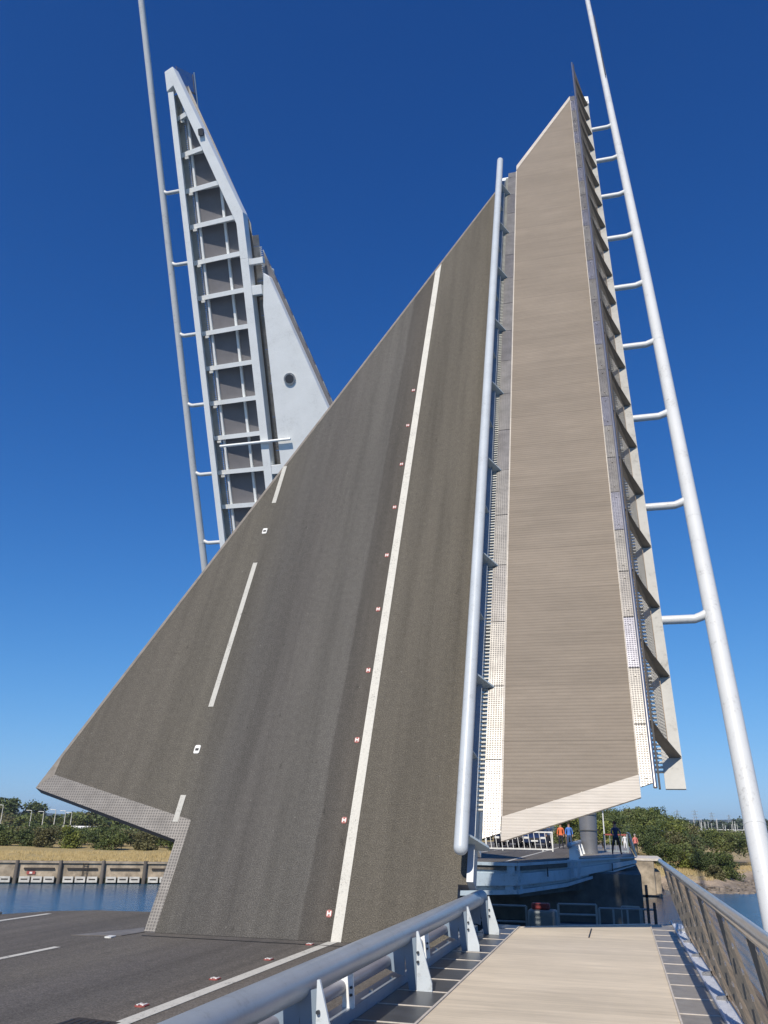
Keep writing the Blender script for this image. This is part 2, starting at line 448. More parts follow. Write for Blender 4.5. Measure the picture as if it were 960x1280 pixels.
    while v < dt(-2.05) - .3:
        v1 = min(v + 1.53, dt(-2.05) - .1)
        c = M['perf_plate'] if k % 3 else M['plate_b']
        g = MB().prism([(-2.21, v + .008 + (.1 if k == 0 else 0)), (-1.92, v + .008 + (.2 if k == 0 else 0)), (-1.92, v1 - .008), (-2.21, v1 - .008)], -.03, -.006 + .002 * (k % 2))
        g.build('side_plate', c, fo); v = v1; k += 1
        if v1 >= dt(-2.05) - .11: break
    v = 2.62; k = 0
    while v < dt(.45) - .4:
        v1 = min(v + 1.18, dt(.45) - .25)
        g = MB().prism([(.381, v + .01), (.575, v + .01 + (.07 if k == 0 else 0)), (.575, v1 - .01), (.381, v1 - .01)], -.03, -.004 + .002 * (k % 2))
        for dx in (.15, .85): g.box(.47, .50, v + 1.18 * dx - .02, v + 1.18 * dx + .02, .0, .014)
        g.build('side_plate', (M['plate_b'], M['perf_plate'], M['plate_c'])[k % 3], fo); v = v1; k += 1
        if v1 >= dt(.45) - .26: break
    # outer parapet leaning over the footway
    VT = 34.9 + df * 1.4
    pr = MB().tube([(.555, 2.0, 1.2), (.555, VT + .6, 1.2)], .032, 10).build('parapet', M['stainless'], root)
    MB().box(.605, .635, 2.0, VT + .5, 1.14, 1.17).build('rail_trim', M['black'], pr)
    fins = []
    v = 3.15
    while v < VT: fins.append(v); v += 1.6
    for v in fins:
        g = MB().slab([(1.06, v, -.04), (.90, v, -.04), (.66, v, .6), (.56, v, 1.19), (.60, v, 1.19), (.80, v, .6)], (0, .018, 0))
        g.bar((1.05, v + .01, .0), (.80, v + .01, .60), .012, .07); g.bar((.80, v + .01, .60), (.60, v + .01, 1.17), .012, .055)
        g.build('parapet_post', M['post_dark'], pr)
    for k, v in enumerate(fins):
        e = min(v + 1.58, VT + .5)
        g = MB(); wire_panel(g, (.90, v + .05, .05), (.90, e, .05), (.60, v + .05, 1.15), (.60, e, 1.15), 24, .003)
        g.build('mesh_panel', M['mesh_wire'], pr)
    # outer edge girder and ledge
    eg = MB()
    eg.slab([(1.02, 2.6, -.05), (1.02, 2.75, -.22), (1.02, 4.0, -.60), (1.02, VT - .9, -.60), (1.02, VT - .9, -.05)], (.05, 0, 0))
    eg.box(.83, 1.10, 4.0, VT - .91, -.64, -.601)
    ego = eg.build('edge_girder', M['white_steel'], root, bevel=.01)
    MB().box(.77, 1.09, 2.6, VT - .8, -.049, -.01).build('ledge', M['ledge_pale'], ego)
    # mast with its spacer arms
    pts = []
    for i in range(31):
        v = -3.2 + i * 1.85
        pts.append((2.085 - .006 * max(0, v - 20), v, -.45))
    rs = [.168 - .0009 * max(0, p[1] - 5) for p in pts]
    ma = MB().tube(pts, rs, 22).build('mast', M['mast_steel'], root)
    for v in (2.2, 9.1, 16.0, 22.9, 29.8, 36.4): MB().tube([(2.085 - .006 * max(0, v - 20), v, -.45), (2.085 - .006 * max(0, v - 20), v + .05, -.45)], .172 - .0009 * max(0, v - 5), 22).build('weld_collar', M['mast_steel'], ma)
    v = 6.4
    while v < 33:
        x = 2.085 - .006 * max(0, v - 20)
        MB().tube([(1.06, v, -.47), (1.74, v, -.47), (1.80, v + .02, -.46), (1.86, v + .04, -.455), (x, v + .17, -.45)], .088, 12).build('spacer_arm', M['mast_steel'], ma)
        v += 3.2
    g = MB(); g.box(2.02, 2.06, 37.5, 47, -.23, -.17); g.build('cable_cover', M['dark_steel'], ma)
    # ---- underside
    fr = MB()
    dd = lambda x: 31.69 + 2.98 * (x + 1.52) + (df - 1.8)      # lower outline of the slanted girder
    # slanted girder under the footway nose
    a0 = (-1.95, dd(-1.95) - .1); a1 = (.98, VT + .1)
    sg = MB().prism([(-2.0, dd(-2.0)), (1.06, VT - .3), (.96, VT + .15), (.42, dd(.42) + .6), (-1.95, dd(-1.95) + .6)][:0] or
                    [(-1.84, VT - 8.6), (-1.46, VT - 8.6), (-1.46, VT - 7.05), (.80, VT - .65), (1.14, VT - .85), (1.14, VT + .0), (.73, VT + .15), (-1.82, VT - 6.6)], -.64, -.10)
    sgo = sg.build('slanted_girder', M['white_steel'], root, bevel=.01)
    MB().bevbox(-.42, -.18, VT - 3.05, VT - 2.75, -.74, -.641, .03).build('latch_socket', M['dark_steel'], sgo)
    # deep girder between footway and road
    vtop = VT - 8.603
    MB().box(-1.84, -1.46, 3.6, vtop, -.64, -.10).build('inner_girder', M['white_steel'], root, bevel=.012)
    # ribs
    v = 4.8; ribs = []
    while v < VT - 1.6: ribs.append(v); v += 1.6
    for v in ribs:
        xl_ = -1.463
        if v > VT - 7.05: xl_ = -1.46 + (v - (VT - 7.05)) / 2.832 + .004
        if xl_ > .5: continue
        zl = -.56
        g = MB()
        g.slab([(1.0, v, -.035), (1.0, v, -.19), (xl_, v, zl), (xl_, v, -.035)], (0, .03, 0))
        g.add([(1.0, v - .09, -.19), (1.0, v + .11, -.19), (xl_, v + .11, zl), (xl_, v - .09, zl),
               (1.0, v - .09, -.22), (1.0, v + .11, -.22), (xl_, v + .11, zl - .03), (xl_, v - .09, zl - .03)],
              [(0, 1, 2, 3), (7, 6, 5, 4), (0, 3, 7, 4), (1, 5, 6, 2), (0, 4, 5, 1), (3, 2, 6, 7)])
        g.build('rib', M['white_steel'], root)
    for v in ribs:
        MB().bevbox(.60, .78, v - .22, v - .12, -.34, -.275, .01).build('lamp', M['white'], root) if v > ribs[2] and int(v * 10) % 2 == 0 else None
    # stringers
    for x, ww in ((.53, .05), (-.70, .055)):
        top = dt(x) - .8
        MB().box(x - ww, x + ww, 2.9, top, -.14, -.034).build('stringer', M['white_steel'], root)
    # footway plate seen from below
    MB().prism([(-1.5, 2.4), (.56, 2.9), (.56, dt(.45) - .5), (-1.5, dt(-1.5) - .5)], -.034, -.0305).build('deck_pan', M['deck_under'], fo)
    MB().box(.62, .65, 3, VT - 1, -.16, -.12).build('cable_tray', M['stainless'], root)
    # ties across the slot
    for v in (5.9, 12.4, 18.9, 26.9):
        if v < D(-2.25) + 1.2:
            MB().box(-2.31, -1.841, v, v + .42, -.62, -.25).build('slot_tie', M['white_steel'], root, bevel=.02)
    MB().box(-2.5, -1.835, 28.25, 28.5, -.6, -.35).build('slot_bar', M['white_steel'], root)
    MB().tube([(-2.95, 20.4, -.74), (.5, 20.4, -.70)], .06, 8).build('stay_bar', M['white_steel'], root)
    # box girder under the carriageway
    in_ = .10
    def bx(x): return diag(x, dr)
    poly = [(-2.30, 1.6), (-2.30, 26.7 + (dr - 1.5) - .35), (-2.48, 27.8 + (dr - 1.5)), (-2.6, 27.0 + (dr - 1.5)), (-10.1, diag(-10.1, dr)), (-10.4, 2.62), (-7.84, 1.85), (-7.84, 1.6)]
    poly[3] = (-2.72, bx(-2.72) - .35)
    poly[4] = (-10.1, bx(-10.1) - .8)
    bo = MB().prism(poly, lambda x, y: -.64 if y > 3 else -.5, -.223).build('box_girder', M['white_steel'], root, bevel=.012)
    MB().tube([(-3.18, 23.04, -.68), (-3.18, 23.04, -.645)], .27, 24, smooth=False).build('hatch_ring', M['stainless'], bo)
    MB().tube([(-3.18, 23.04, -.69), (-3.18, 23.04, -.66)], .20, 20, smooth=False).build('hatch', M['dark_steel'], bo)
    return root

M['plate_b'] = chequer('slip_plate_weathered', (.27, .26, .25), 22, .93, .40, .2)
M['plate_c'] = chequer('slip_plate_bluish', (.33, .33, .37), 22, .95, .36, .2)
M['nose_dark'] = simple('nose_plate_dull', (.20, .18, .155), .6, .2, .25, 4)

AL = R(65.45)
near = make_leaf('raised near bridge leaf showing its asphalt road, beige footway and worn white line', 0., 0.)
near.location = (0, 13.835, -.1); near.rotation_euler = (AL, 0, 0)
far = make_leaf('raised far bridge leaf seen from below with white ribs and white panel', 1.5, 1.6)
far.location = (-15.8, 40.5, -.3)
far.rotation_euler = (Matrix.Rotation(math.pi, 3, 'Z') @ Matrix.Rotation(R(64), 3, 'X')).to_euler()

# ---------------------------------------------------------------- near fixed deck
def structure(o): o['kind'] = 'structure'; return o
road_poly = [(-11.75, -20), (-2.62, -20), (-2.62, 13.80), (-7.87, 13.80), (-8.15, 14.45), (-7.87, 15.3), (-8.1, 16.86), (-9.4, 16.9), (-10.6, 16.72), (-11.3, 16.2), (-11.75, 15.3)]
rd = structure(MB().prism(road_poly, -.62, -.1).build('road', M['asphalt']))
structure(MB().prism([(-11.80, 14.9), (-11.80, -20), (-11.752, -20), (-11.752, 15.25)], -.65, -.06).build('kerb', M['concrete']))
MB().box(-4.58, -4.42, -20, 13.8, -.0975, -.094).build('edge_line', M['paint'], rd)
MB().box(-11.07, -10.95, -20, 15.7, -.0975, -.094).build('edge_line', M['paint'], rd)
for y0, y1 in ((-6, -2), (2., 6.), (7.75, 11.75)): MB().box(-8.08, -7.97, y0, y1, -.0975, -.094).build('lane_dash', M['paint'], rd)
for y, c in ((-.5, 0), (12.9, 0)): MB().bevbox(-8.0, -7.88, y, y + .18, -.0995, -.08).build('road_stud', M['white'], rd)
y = -3.
while y < 13.8:
    s_ = MB().bevbox(-4.79, -4.68, y - .07, y + .07, -.0995, -.088).build('road_stud', M['red'], rd)
    q = MB(); q.box(-4.775, -4.755, y - .045, y + .045, -.0875, -.080); q.box(-4.715, -4.695, y - .045, y + .045, -.0875, -.080); q.box(-4.754, -4.716, y - .012, y + .012, -.0875, -.080)
    q.build('lens', M['white'], s_); y += 1.64
# steel hinge joint plate
MB().prism([(-8.62, 12.95), (-7.87, 13.2), (-7.80, 13.79), (-8.12, 14.35), (-8.2, 14.0)], -.0975, -.090).build('joint_plate', M['nose_dark'], rd)
MB().box(-7.6, -2.7, 13.35, 13.40, -.0975, -.093).build('joint_seal', M['black'], rd)
mh = MB().prism([(-5.05, 7.2), (-4.55, 7.15), (-4.52, 7.74), (-5.0, 7.80)], -.0975, -.092).build('drain_cover', M['dark_timber'], rd)
for k in range(6): MB().box(-5.0 + .075 * k, -4.965 + .075 * k, 7.25, 7.7, -.0915, -.089).build('slot', M['black'], mh)

# footway
fend = lambda x: 16.17 + .683 * (x + 1.87)
fwp = structure(MB().prism([(-1.84, -20), (.385, -20), (.385, fend(.385)), (-1.84, fend(-1.84))], -.5, .0).build('footway', M['boards']))
g = MB(); g.bar((-1.84, fend(-1.84) - .04, .004), (.385, fend(.385) - .04, .004), .09, .012); g.build('end_nosing', M['joint'], fwp)
g = MB(); g.box(-1.865, -1.842, -20, fend(-1.85), -.02, .012); g.box(.387, .405, -20, fend(.39), -.02, .010); g.build('edge_trim', M['ribbed_plate'], fwp)
MB().bar((-.62, 15.1, .006), (-.62, 16.4, .006), .02, .01).build('joint_slot', M['black'], fwp)
MB().box(-2.42, -1.867, -20, 16.55, -.5, -.006).build('side_strip', M['tile_dark'], fwp)
MB().prism([(.407, -20), (.78, -20), (.78, 17.95), (.407, 17.72)], -.5, -.008).build('side_strip', M['tile_grey'], fwp)
g = MB(); y = 8.9 - .78 * 20
while y < 16.4:
    g.box(-2.42, -1.867, y - .011, y + .011, -.006, .0); y += .78
g.build('strip_joints', M['joint'], fwp)
g = MB(); y = 9.43 - .82 * 20; k = 0
while y < 17.8:
    w = .009 if k % 3 else .018
    g.box(.407, .78, y - w, y + w, -.008, -.002); y += .82; k += 1
g.build('strip_joints', M['joint'], fwp)

# tubular guard rail of the fixed deck
gr = thing('guard_rail', 'thick blue grey tubular guard rail between road and near footway', 'guard rail', (-2.45, 10, 0))
def glo(mb, name, mat, **kw):
    o = mb.build(name, mat, gr, **kw); o.matrix_parent_inverse = Matrix.Translation((2.45, -10, 0)); return o
glo(MB().capsule((-2.375, -8, .52), (-2.375, 15.3, .52), .112, 28), 'top_rail', M['rail_steel'])
glo(MB().tube([(-2.375, 14.6, .52), (-2.375, 15.25, .52)], .1145, 28, True), 'end_sleeve', M['web_shade_blue'])
glo(MB().tube([(-2.55, -8, .25), (-2.55, 13.7, .25)], .06, 18), 'lower_rail', M['low_rail'])
glo(MB().box(-2.57, -2.425, -8, 15.2, -.1, .095), 'kerb_beam', M['rail_steel'])
g = MB(); y = -7.9
while y < 15: g.tube([(-2.49, y, .095), (-2.49, y, .115)], .02, 8); y += .8
glo(g, 'bolts', M['stainless'])
y = 9.65 - 3.22 * 4
k = 0
posts = [9.65 - 3.22 * 3, 9.65 - 3.22 * 2, 6.43, 9.65, 12.87, 14.95]
for y in posts:
    g = MB()
    g.slab([(-2.205, y, .56), (-2.185, y, .56), (-2.035, y, .07), (-2.035, y, -.004), (-2.20, y, -.004)], (0, .028, 0))
    p = glo(g, 'post', M['post_paint'])
    g = MB(); g.slab([(-2.36, y + .03, .46), (-2.215, y + .03, .50), (-2.21, y + .03, -.004), (-2.29, y + .03, -.004)], (0, .03, 0))
    g.box(-2.222, -2.209, y + .062, y + .15, -.006, .49)
    g.slab([(-2.60, y + .036, .20), (-2.60, y + .036, .28), (-2.42, y + .036, .42), (-2.34, y + .036, .42), (-2.34, y + .036, .12)], (0, .018, 0))
    g.build('web', M['web_shade_blue'], p)
    for zz in (.27, .36): MB().tube([(-2.185, y + .0, zz), (-2.185, y - .025, zz)], .014, 8).build('bolt', M['dark_steel'], p)
for y in (4.82, 8.04, 11.26, 14.1):
    g = MB(); g.slab([(-2.47, y, .44), (-2.43, y, .46), (-2.40, y, .10), (-2.47, y, .06)], (0, .025, 0)); g.box(-2.60, -2.47, y + .03, y + .06, .18, .42); g.box(-2.52, -2.44, y + .026, y + .06, .06, .2)
    st = glo(g, 'stiffener', M['white_steel'])
    for zz in (.2, .26): MB().tube([(-2.43, y, zz), (-2.43, y - .02, zz)], .012, 8).build('bolt', M['dark_steel'], st)

# mesh parapet of the fixed deck
pa = thing('parapet', 'stainless steel wire mesh parapet with round handrail on the near footway', 'parapet', (.9, 10, 0))
def plo(mb, name, mat, **kw):
    o = mb.build(name, mat, pa, **kw); o.matrix_parent_inverse = Matrix.Translation((-.9, -10, 0)); return o
plo(MB().tube([(.585, -6, 1.155), (.585, 15.3, 1.155)], .036, 18), 'handrail', M['stainless'])
plo(MB().box(.60, .625, -6, 15.3, 1.085, 1.115), 'rail_trim', M['stainless'])
PEND = 16.9
y = 5.3 - 1.6 * 5; k = 0
while y < 16.2:
    plo(MB().slab([(1.02, y, -.02), (.93, y, -.02), (.70, y, .6), (.60, y, 1.12), (.645, y, 1.12), (.80, y, .6)], (0, .014, 0)), 'post', M['post_dark'])
    e = min(y + 1.6, 15.3 + .9)
    if e - y > .4:
        g = MB(); wire_panel(g, (.925, y + .02, .03), (.925, e - .02, .03), (.63, y + .02, 1.10), (.63, min(e - .02, 15.3), 1.10), int(22 * (e - y) / 1.6), .0015)
        g.cur = 1
        for j in range(7):
            w = (j + .5) / 7
            for u in (.12, .88):
                px = .925 + (.63 - .925) * w; g.bar((px - .012, y + .02 + (e - y) * u - .03, .03 + 1.07 * w), (px - .012, y + .02 + (e - y) * u + .05, .03 + 1.07 * w + .015), .012, .016)
        plo(g, 'mesh_panel', [M['mesh_wire'], M['stainless']])
    y += 1.6
g = MB(); g.box(.782, .80, -6, 18.3, -.05, .03); g.box(.80, .96, -6, 17.9, -.02, .012)
y = 5.
while y < 17.8: g.box(.80, .955, y, y + .02, .012, .020); y += .045
plo(g, 'ledge', M['ledge'])
g = MB(); y = 5.3 - 3.2
while y < 17:
    g.slab([(.80, y, .02), (.955, y, .02), (.955, y, .075), (.81, y, .05)], (0, .03, 0)); y += 1.6
plo(g, 'ledge_cleats', M['stainless'])
# fascia of the fixed deck
structure(MB().box(.785, 1.05, -20, 17.8, -.75, -.051).build('footway_fascia', M['blue_steel']))
structure(MB().prism([(-11.6, -20), (1.0, -20), (1.0, 17.0), (-1.8, 15.9), (-7.9, 13.4), (-11.6, 15.5)], -1.1, -.63).build('deck_underside', M['blue_steel']))

# ---------------------------------------------------------------- near pier and service platform (below the gap)
WZ = -2.4
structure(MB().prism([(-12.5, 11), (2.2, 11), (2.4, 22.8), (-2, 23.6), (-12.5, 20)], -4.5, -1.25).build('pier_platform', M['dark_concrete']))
def railing(name, label, pts, z0, z1, nr, mat, cat='railing', post=1.0, r=.022, group=None):
    t_ = thing(name, label, cat, (pts[0][0], pts[0][1], z0), 0, group)
    inv = Matrix.Translation((-pts[0][0], -pts[0][1], -z0))
    for (ax, ay), (bx_, by) in zip(pts, pts[1:]):
        L = math.hypot(bx_ - ax, by - ay); n = max(1, round(L / post))
        for k in range(nr):
            z = z1 - (z1 - z0) * k / nr
            o = MB().tube([(ax, ay, z), (bx_, by, z)], r, 8).build('rail', mat, t_); o.matrix_parent_inverse = inv
        for i in range(n + 1):
            f = i / n; x = ax + (bx_ - ax) * f; y_ = ay + (by - ay) * f
            o = MB().box(x - r, x + r, y_ - r, y_ + r, z0, z1).build('post', mat, t_); o.matrix_parent_inverse = inv
    return t_
M['rail_grey'] = simple('railing_galvanised', (.28, .33, .36), .5, .3, .15, 3)
railing('platform_railing', 'grey horizontal railing on the shaded platform left of the cabinet', [(-3.3, 20.2), (-2.15, 20.3)], -1.25, .02, 4, M['rail_grey'])
railing('platform_railing', 'tall four bar grey railing between cabinet and gate in the shade', [(-1.4, 19.6), (-.62, 19.75)], -1.25, .14, 7, M['rail_grey'])
railing('platform_railing', 'grey railing with a raised square gate frame at the platform edge', [(-.6, 21), (.62, 21.2)], -1.25, -.02, 3, M['rail_grey'], post=.32)
ga = thing('gate_frame', 'square grey gate frame standing above the shaded platform railing', 'gate', (-.1, 20.6, -1.25))
g = MB(); g.box(-.02, .0, -.02, .02, 0, 1.32); g.box(.36, .38, -.02, .02, 0, 1.32); g.box(0, .36, -.02, .02, 1.30, 1.33); g.box(0, .36, -.02, .02, .9, .92); g.build('frame', M['rail_grey'], ga)
cb = thing('cabinet', 'grey equipment cabinet under the far deck with a red item on top', 'cabinet', (-1.78, 20.2, -1.25))
MB().bevbox(-.31, .31, -.25, .25, 0, 1.22, .06).build('body', M['cabinet'], cb, bevel=.04)
MB().bevbox(-.26, .26, -.27, -.255, .15, 1.1, .02).build('door', M['cabinet'], cb)
bo_ = tag(MB().bevbox(-2.02, -1.62, 20.1, 20.35, -.028, .10, .05).build('lifebuoy_case', M['dull_red'], bevel=.03), 'dull red case lying on top of the shaded grey cabinet', 'case')
po = thing('ladder_post', 'twin dark steel posts at the right end of the shaded platform', 'post', (.52, 20.8, -1.25))
for dx in (-.07, .07): MB().box(dx - .03, dx + .03, -.03, .03, 0, 1.75 if dx < 0 else 1.4).build('upright', M['dark_steel'], po)
MB().box(-.16, .2, -.03, .03, 1.5, 1.55).build('arm', M['dark_steel'], po)

# ---------------------------------------------------------------- far fixed deck
FZ = .35
fp = [(-13.4, 40.4), (-7.97, 40.3), (-7.97, 37.4), (-6.8, 36.75), (-4.25, 36.3), (-3.95, 36.6), (-2.45, 41.2), (-2.45, 110), (-13.4, 110)]
far_road = structure(MB().prism(fp, FZ - .3, FZ).build('road', M['asphalt_far'] if 'asphalt_far' in M else M['asphalt']))
far_foot = structure(MB().prism([(-2.1, 42.8), (.62, 49.3), (.62, 110), (-2.1, 110)], FZ - .25, FZ + .04).build('footway', M['tile_grey']))
MB().box(-4.75, -4.62, 37, 100, FZ + .003, FZ + .007).build('edge_line', M['paint'], far_road)
for y in (43, 49.5, 56, 62): MB().box(-7.9, -7.75, y, y + 4, FZ + .003, FZ + .007).build('lane_dash', M['paint'], far_road)
MB().box(-11.1, -10.98, 41, 100, FZ + .003, FZ + .007).build('edge_line', M['paint'], far_road)
# edge girders: upper lip, recessed web, lower flange
def edge_beam(path, name):
    g = MB()
    for (a, b) in zip(path, path[1:]):
        ax, ay, da = a; bx_, by, db_ = b
        n = Vector((by - ay, -(bx_ - ax), 0)).normalized()
        def sec(off0, off1, z0, z1a, z1b):
            pass
        for (o0, o1, t0, t1) in ((-.02, .35, 0.0, .10), (.16, .5, .10, .34), (.0, .5, .34, .72), (.25, .6, .72, .86), (.08, .6, .86, 1.0)):
            vs = []
            for (px, py, dp) in ((ax, ay, da), (bx_, by, db_)):
                for o in (o0, o1):
                    for tt in (t0, t1):
                        vs.append((px - n.x * o, py - n.y * o, FZ - .01 - tt * dp))
            g.add(vs, [(0, 1, 5, 4), (2, 6, 7, 3), (0, 4, 6, 2), (1, 3, 7, 5), (0, 2, 3, 1), (4, 5, 7, 6)])
    return g.build(name, M['blue_steel'])
e1 = edge_beam([(-8.0, 37.3, 1.35), (-6.8, 36.68, 1.32), (-4.1, 36.2, 1.15), (-2.45, 41.1, 1.1), (.7, 49.2, .42)], 'edge_girder')
structure(e1)
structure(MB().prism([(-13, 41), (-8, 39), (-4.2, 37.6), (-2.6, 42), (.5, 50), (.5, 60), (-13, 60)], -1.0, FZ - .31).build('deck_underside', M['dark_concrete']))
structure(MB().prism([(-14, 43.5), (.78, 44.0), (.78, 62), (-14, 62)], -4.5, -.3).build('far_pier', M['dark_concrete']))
# small drain outlets on the fascia
for x, y in ((-3.2, 38.8), (-.6, 45.9)):
    MB().box(x + .05, x + .1, y - .12, y - .06, -.25, .12).build('drain_outlet', M['dark_steel'], e1)

# far guard rail end
fg = thing('guard_rail', 'short far end of the blue grey tubular rail beside the grey column', 'guard rail', (-2.25, 43, FZ))
MB().capsule((-.05, -1.7, .62), (-.05, 12, .62), .12, 16).build('top_rail', M['rail_steel'], fg)
MB().tube([(.05, -1.4, .32), (.05, 12, .32)], .07, 12).build('lower_rail', M['rail_steel'], fg)
for y in (-1.5, -.4, 1.2, 4.4, 7.6):
    MB().slab([(-.08, y, .56), (.12, y, .56), (.28, y, .0), (-.10, y, .0)], (0, .05, 0)).build('post', M['white_steel'], fg)
for dx in (-.02, .28): MB().slab([(dx, -1.9, -.02), (dx + .16, -1.9, -.02), (dx + .08, -1.9, -.75), (dx - .06, -1.9, -.75)], (0, .08, 0)).build('bracket', M['blue_steel'], fg)

# far parapet
fpz = thing('parapet', 'grey mesh parapet at the tip of the far footway behind the standing person', 'parapet', (.6, 49.4, FZ))
MB().tube([(-.15, 0, 1.15), (-.15, 20, 1.15)], .035, 8).build('handrail', M['stainless'], fpz)
for i in range(10):
    y = .2 + 1.6 * i
    MB().slab([(.08, y, 0), (.18, y, 0), (-.10, y, 1.14), (-.18, y, 1.14)], (0, .03, 0)).build('post', M['stainless'], fpz)
    g = MB(); wire_panel(g, (.08, y, .05), (.08, y + 1.55, .05), (-.14, y, 1.1), (-.14, y + 1.55, 1.1), 30, .005); g.build('mesh_panel', M['mesh_wire'], fpz)

# grey column
co = thing('column', 'tall round grey steel column standing on the far deck', 'column', (-1.78, 52.2, FZ))
MB().tube([(0, 0, 0), (0, 0, .25)], .47, 32).build('base_ring', M['grey_col'], co)
MB().tube([(0, 0, .25), (0, 0, 1.2), (0, 0, 6.4)], [.44, .49, .58], 36).build('shaft', M['grey_col'], co)
g = MB()
for z in (1.25, 2.1, 3.2): g.tube([(0, 0, z), (0, 0, z + .035)], .53 + .012 * z, 36)
g.build('band', M['dark_concrete'], co)

# barriers
def barrier(name, label, x0, x1, y, h, tilt, mat, top=None):
    b = thing(name, label, 'barrier', ((x0 + x1) / 2, y, FZ)); w = (x1 - x0) / 2
    MB().bar((-w, 0, h), (w, 0, h), .07, .08).build('top_rail', top or mat, b)
    MB().bar((-w, 0, .12), (w, 0, .12), .06, .07).build('bottom_rail', mat, b)
    n = int(2 * w / .33)
    for i in range(n + 1):
        x = -w + 2 * w * i / n
        MB().bar((x, 0, .12), (x - tilt, 0, h), .035, .035).build('bar', mat, b)
    for x in (-w, w): MB().box(x - .04, x + .04, -.04, .04, 0, h + .03).build('post', mat, b)
    for x in (-w * .5, w * .7): MB().box(x, x + .06, -.25, .25, .01, .08).build('foot', mat, b)
    return b
barrier('road_barrier', 'long white railed barrier closing the far road in front of cars', -8.3, -4.15, 56.2, 1.12, .12, M['white'])
barrier('road_barrier', 'low white railed barrier at the left edge of the far road', -12.0, -8.45, 55.0, .55, .05, M['white'])
barrier('road_barrier', 'short barrier with a red top rail right of the grey column', -1.0, .35, 55.8, 1.05, .0, M['rail_grey'], M['red'])

# ---------------------------------------------------------------- people (skinned single-surface bodies)
def person(label, loc, rz, top, legs, skin, hair, pose='stand', h=1.7, long_hair=False):
    s = h / 1.75
    me = bpy.data.meshes.new('person'); V = []; Ed = []; Rr = []
    def add(p, r, par=None):
        V.append(Vector(p) * s); Rr.append(r * s)
        if par is not None: Ed.append((par, len(V) - 1))
        return len(V) - 1
    pel = add((0, 0, .95), .15); wa = add((0, 0, 1.1), .125, pel); ch = add((0, .0, 1.32), .155, wa); ne = add((0, 0, 1.48), .065, ch)
    hd = add((0, -.01, 1.58), .085, ne); ht = add((0, -.015, 1.68), .095, hd)
    spread = .14 if pose == 'stand' else .24
    for sd in (-1, 1):
        hp = add((sd * .10, 0, .88), .105, pel); kn = add((sd * (spread * .8), -.03 * (pose == 'stand'), .5), .068, hp)
        an = add((sd * spread, .02, .1), .045, kn); add((sd * spread * 1.05, -.13, .045), .04, an)
        sh = add((sd * .19, 0, 1.4), .06, ch)
        if pose == 'lean':
            el = add((sd * .26, -.08, 1.16), .045, sh); hn = add((sd * .2, -.3, 1.05), .035, el); add((sd * .17, -.37, 1.05), .03, hn)
        else:
            el = add((sd * .25, .02, 1.12), .045, sh); hn = add((sd * .24, -.08, .88), .034, el); add((sd * .235, -.11, .80), .03, hn)
    me.from_pydata(V, Ed, []); me.update()
    o = bpy.data.objects.new('tmp', me); COL.objects.link(o)
    m = o.modifiers.new('s', 'SKIN'); m2 = o.modifiers.new('u', 'SUBSURF'); m2.levels = 1; m2.render_levels = 1
    sv = me.skin_vertices[0].data
    for i, r_ in enumerate(Rr): sv[i].radius = (r_, r_ * (.8 if i < 3 else 1))
    sv[0].use_root = True
    dg = bpy.context.evaluated_depsgraph_get(); dg.update()
    nm = bpy.data.meshes.new_from_object(o.evaluated_get(dg)); bpy.data.objects.remove(o)
    nm.name = 'person'
    nm.materials.clear()
    for c in (skin, top, legs, M['black']): nm.materials.append(c)
    for p in nm.polygons:
        c = p.center / s; p.use_smooth = True
        if c.z > 1.47: k = 0
        elif c.z > .93 and abs(c.x) < .3 and not (pose == 'lean' and c.y < -.22) and not (abs(c.x) > .2 and c.z < 1.0): k = 1
        elif c.z < .09: k = 3
        elif abs(c.x) > .19 and c.z < .97 and c.z > .7: k = 0
        elif pose == 'lean' and c.y < -.22: k = 0
        else: k = 2
        p.material_index = k
    b = bpy.data.objects.new('person', nm); COL.objects.link(b)
    b.location = loc; b.rotation_euler = (0, 0, rz); tag(b, label, 'person')
    g = MB(); g.sphere((0, .02 * s, 1.70 * s), (.105 * s, .115 * s, .10 * s), 14, 8)
    if long_hair: g.sphere((0, .07 * s, 1.55 * s), (.10 * s, .07 * s, .18 * s), 12, 8)
    g.build('hair', hair, b)
    f = MB()
    for sd in (-1, 1): f.sphere((sd * .035 * s, -.105 * s, 1.645 * s), .012 * s, 6, 4)
    f.build('eyes', M['black'], b)
    MB().add([(-.012 * s, -.10 * s, 1.61 * s), (.012 * s, -.10 * s, 1.61 * s), (0, -.135 * s, 1.605 * s), (0, -.10 * s, 1.645 * s)], [(0, 1, 2), (0, 2, 3), (2, 1, 3), (1, 0, 3)]).build('nose', skin, b)
    return b
SK = simple('skin', (.42, .25, .17), .6, 0, .05, 5)
def cl(n, c): return simple(n, c, .85, 0, .12, 6)
navy, orange, blue, dark, pink, whitec, brown, jean = cl('navy_cloth', (.025, .04, .10)), cl('orange_cloth', (.75, .17, .06)), cl('blue_cloth', (.08, .2, .55)), cl('dark_cloth', (.02, .02, .03)), cl('coral_cloth', (.65, .2, .17)), cl('white_cloth', (.7, .7, .7)), cl('brown_hair', (.10, .035, .02)), cl('jeans', (.04, .07, .14))
person('standing person in a navy jacket with long brown hair by the far parapet', (-.28, 50.4, FZ + .04), .2, navy, dark, SK, brown, 'lean', 1.68, True)
person('person in an orange top behind the white barrier left of column', (-4.25, 66.0, FZ), -.2, orange, dark, SK, cl('dark_hair', (.03, .02, .015)), 'stand', 1.72)
person('person in a blue shirt standing close beside the grey column', (-3.62, 65.5, FZ), .3, blue, jean, SK, cl('dark_hair_b', (.03, .02, .015)), 'stand', 1.75)
